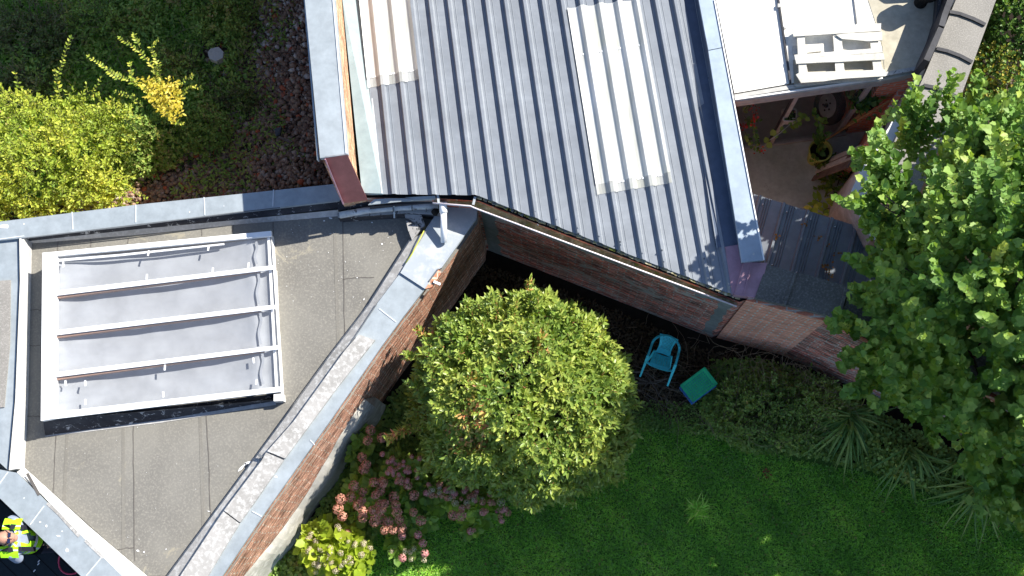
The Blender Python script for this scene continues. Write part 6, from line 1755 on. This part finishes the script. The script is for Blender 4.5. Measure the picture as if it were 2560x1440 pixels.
# he faces +X and tilts his head back
HR = Matrix.Rotation(math.radians(-38), 3, 'Y'); HC_ = Vector((.02, 0, 1.66))
def hpos(x, y, z): return HC_ + HR @ Vector((x, y, z))
extra = [ell(HC_, (.098, .078, .118), HR), ell(hpos(.03, 0, -.075), (.068, .055, .05), HR), ell(hpos(.108, 0, -.012), (.018, .014, .026), HR, 10), ell(hpos(.098, 0, -.062), (.012, .026, .010), HR, 10),
         ell(hpos(-.005, .08, -.01), (.022, .010, .034), HR, 10), ell(hpos(-.005, -.08, -.01), (.022, .010, .034), HR, 10), ell(hpos(.09, .032, .022), (.016, .02, .01), HR, 10), ell(hpos(.09, -.032, .022), (.016, .02, .01), HR, 10)]
V = []; E = []; Rr = []
def jv(p, r_, par=None):
    V.append(Vector(p)); Rr.append(r_)
    if par is not None: E.append((par, len(V) - 1))
    return len(V) - 1
pel = jv((0, 0, .95), .13); ch1 = jv((0, 0, 1.2), .14, pel); ch2 = jv((.0, 0, 1.38), .13, ch1); nk = jv((.0, 0, 1.49), .062, ch2); jv((.01, 0, 1.58), .058, nk)
hands = {}
for s_ in (-1, 1):
    sh = jv((0, s_ * .19, 1.40), .062, ch2); el = jv((.03, s_ * .28, 1.13), .045, sh); wr = jv((.22, s_ * .14, 1.15), .030, el); hd = jv((.27, s_ * .105, 1.165), .034, wr); hands[s_] = hd
    for f in range(4):
        b = jv((.305, s_ * (.118 - .018 * f), 1.165 - .006 * f), .0095, hd); b2 = jv((.33 - .004 * f, s_ * (.098 - .018 * f), 1.150 - .004 * f), .0085, b); jv((.325, s_ * (.072 - .016 * f), 1.135), .0075, b2)
    t1 = jv((.265, s_ * .082, 1.195), .011, hd); jv((.292, s_ * .062, 1.205), .009, t1)
    hpv = jv((0, s_ * .095, .88), .09, pel); kn = jv((.02, s_ * .11, .48), .06, hpv); an_ = jv((-.01, s_ * .12, .09), .042, kn); jv((.14, s_ * .13, .04), .038, an_)
skin('body', V, E, Rr, skin_m, per, 1, extra, .007)
# clothing
shirt_m = plain('pale_shirt', (.26, .30, .38), .8, .1); vest_m = plain('yellow_green_hi_vis', (.42, .85, .02), .7, .2, var=.05); refl = plain('reflective_tape', (.75, .76, .76), .4, .5, var=.03); trs_m = plain('dark_trousers', (.03, .035, .05), .9, .1); strap_m = plain('black_strap', (.012, .013, .02), .8, .2)
V = []; E = []; Rr = []
a0 = jv((0, 0, .93), .15); a1 = jv((0, 0, 1.2), .155, a0); a2 = jv((0, 0, 1.40), .145, a1); jv((-.005, 0, 1.47), .085, a2)
for s_ in (-1, 1): b0 = jv((0, s_ * .19, 1.41), .078, a2); jv((.02, s_ * .255, 1.22), .068, b0)
skin('shirt', V, E, Rr, shirt_m, per)
V = []; E = []; Rr = []
a0 = jv((0, 0, .96), .14)
for s_ in (-1, 1): b0 = jv((0, s_ * .10, .86), .105, a0); b1 = jv((.02, s_ * .11, .48), .078, b0); jv((-.01, s_ * .12, .12), .06, b1)
skin('trousers', V, E, Rr, trs_m, per)
for s_ in (-1, 1):
    V = []; E = []; Rr = []; b0 = jv((-.03, s_ * .12, .06), .05); jv((.17, s_ * .13, .04), .045, b0); skin('shoe', V, E, Rr, rubber, per)
# vest as an open V-necked shell round the torso
def torso(a, z, k=1.0):
    w = (.205 if z > 1.3 else .19) * k; dp = .168 * k
    top = max(0, (z - 1.36) / .12)
    return Vector((dp * (1 - .25 * top) * math.cos(a) + .0, w * (1 + .12 * min(1, top)) * math.sin(a), z))
mb = MB(); na = 40; zs = [.98, 1.05, 1.12, 1.19, 1.26, 1.33, 1.38, 1.43, 1.465, 1.49]
vs = [torso(2 * math.pi * k / na, z, 1.0 - (.0 if z < 1.43 else (.35 if z < 1.48 else .55))) for z in zs for k in range(na)]
for j in range(len(zs) - 1):
    for k in range(na):
        a_ = (k + .5) / na * 2 * math.pi; a_ = (a_ + math.pi) % (2 * math.pi) - math.pi; zc_ = (zs[j] + zs[j + 1]) / 2
        if abs(a_) < .05 + max(0, (zc_ - 1.2)) * 1.2 and zc_ > 1.2: continue            # V opening
        tape = j == 2 or (.62 < abs(a_) < .75)
        mb.mesh([vs[j * na + k], vs[j * na + (k + 1) % na], vs[(j + 1) * na + (k + 1) % na], vs[(j + 1) * na + k]], [(0, 1, 2, 3)], refl if tape else vest_m)
for s_ in (-1, 1):   # shoulder caps
    for k in range(8):
        t0, t1 = k / 8, (k + 1) / 8
        def cap(t, w): return Vector((w, s_ * (.10 + .13 * t), 1.505 - .05 * t * t))
        mb.mesh([cap(t0, -.11), cap(t1, -.11), cap(t1, .11), cap(t0, .11)], [(0, 1, 2, 3)], vest_m if k not in (2,) else refl)
o = mb.build('vest'); o.parent = per
for s_ in (-1, 1):
    mb = MB(); pts = [Vector((-.17, s_ * .10, 1.15)), Vector((-.13, s_ * .125, 1.46)), Vector((0, s_ * .135, 1.525)), Vector((.13, s_ * .125, 1.44)), Vector((.18, s_ * .13, 1.2))]
    for k in range(4): mb.bar(pts[k], pts[k + 1], .055, .014, strap_m, up=Vector((1, 0, .6)))
    o = mb.build('shoulder_strap'); o.parent = per
mb = MB(); mb.box((-.25, 0, 1.22), (.16, .30, .46), strap_m); o = mb.build('rucksack'); o.parent = per
# sunglasses and cropped hair
mb = MB()
for s_ in (-1, 1):
    c = hpos(.104, s_ * .034, .012); mb.box(c, (.012, .052, .034), plain('dark_lens', (.01, .015, .05), .15, .6), HR)
    mb.bar(hpos(.10, s_ * .06, .014), hpos(.0, s_ * .086, .010), .004, .008, strap_m, up=HR @ Vector((0, 0, 1)))
mb.box(hpos(.108, 0, .014), (.006, .02, .006), strap_m, HR)
o = mb.build('sunglasses'); o.parent = per
hm = ell(hpos(-.022, 0, .004), (.088, .082, .110), HR, 24); hm.materials.append(plain('cropped_grey_hair', (.16, .10, .08), .9, .1))
hm.name = 'hair'; o = bpy.data.objects.new('hair', hm); COL.objects.link(o); o.parent = per
# the controller
rc_ = thing('remote_controller', 'dark green handheld controller in the hands of the person', 'controller', tuple(O + Vector((.32, 0, 1.16))))
mb = MB(); body_m = plain('dark_green_case', (.02, .06, .03), .6, .3)
mb.box((0, 0, 0), (.11, .15, .03), body_m, Matrix.Rotation(-.25, 3, 'Y')); o = mb.build('case'); o.parent = rc_
for s_ in (-1, 1):
    mb = MB(); mb.tube([Vector((-.02, s_ * .045, .015)), Vector((-.02, s_ * .045, .04))], [.012, .008], rubber, 10); o = mb.build('thumb_stick'); o.parent = rc_
mb = MB(); mb.box((.045, 0, .06), (.012, .15, .09), rubber, Matrix.Rotation(.5, 3, 'Y')); o = mb.build('screen'); o.parent = rc_
mb = MB()
for s_ in (-1, 1): mb.tube([Vector((.03, s_ * .06, .0)), Vector((.08, s_ * .09, -.06)), Vector((.05, s_ * .12, -.12)), Vector((-.02, s_ * .11, -.08))], .004, plain('white_cord', (.6, .65, .62), .5, .3), 5)
o = mb.build('cord'); o.parent = rc_
m = MB(); c = P(178, 1402, .69); m.tube([c + Vector((.17 * math.cos(k * .3), .17 * math.sin(k * .3), .01 * math.sin(k))) for k in range(22)], .011, plain('red_hose', (.65, .06, .12), .4, .4), 8)
tag(m.build('red_hoop'), 'loop of thin red hose lying on the dark deck beside the coping', 'hose')
for u, v in [(97, 1403), (96, 1410), (86, 1427)]:
    m = MB(); m.box(P(u, v, .66), (.035, .012, .006), white_paint, Matrix.Rotation(.9, 3, 'Z')); tag(m.build('litter'), 'tiny white scrap on the dark deck boards', 'litter', 'white scraps on the deck')

plant('tangled_shrub', 'low tangled shrub full of dry twigs between the crates and the first strap-leaved clump', 'shrub', P(1920, 1010, 0), [(C(1900, 990, .30), (.62, .38, .36)), (C(2010, 1000, .30), (.45, .35, .40)), (C(1850, 1060, .2), (.5, .25, .25)), (C(1980, 1080, .2), (.5, .25, .25))],
      OVAL, gc_mat, 150, 6, .10, .05, stalk_mat, zmin=0, trunk_r=.02, limbs=12, width=1.3, shell=(.5, 1.15), lump=.2)
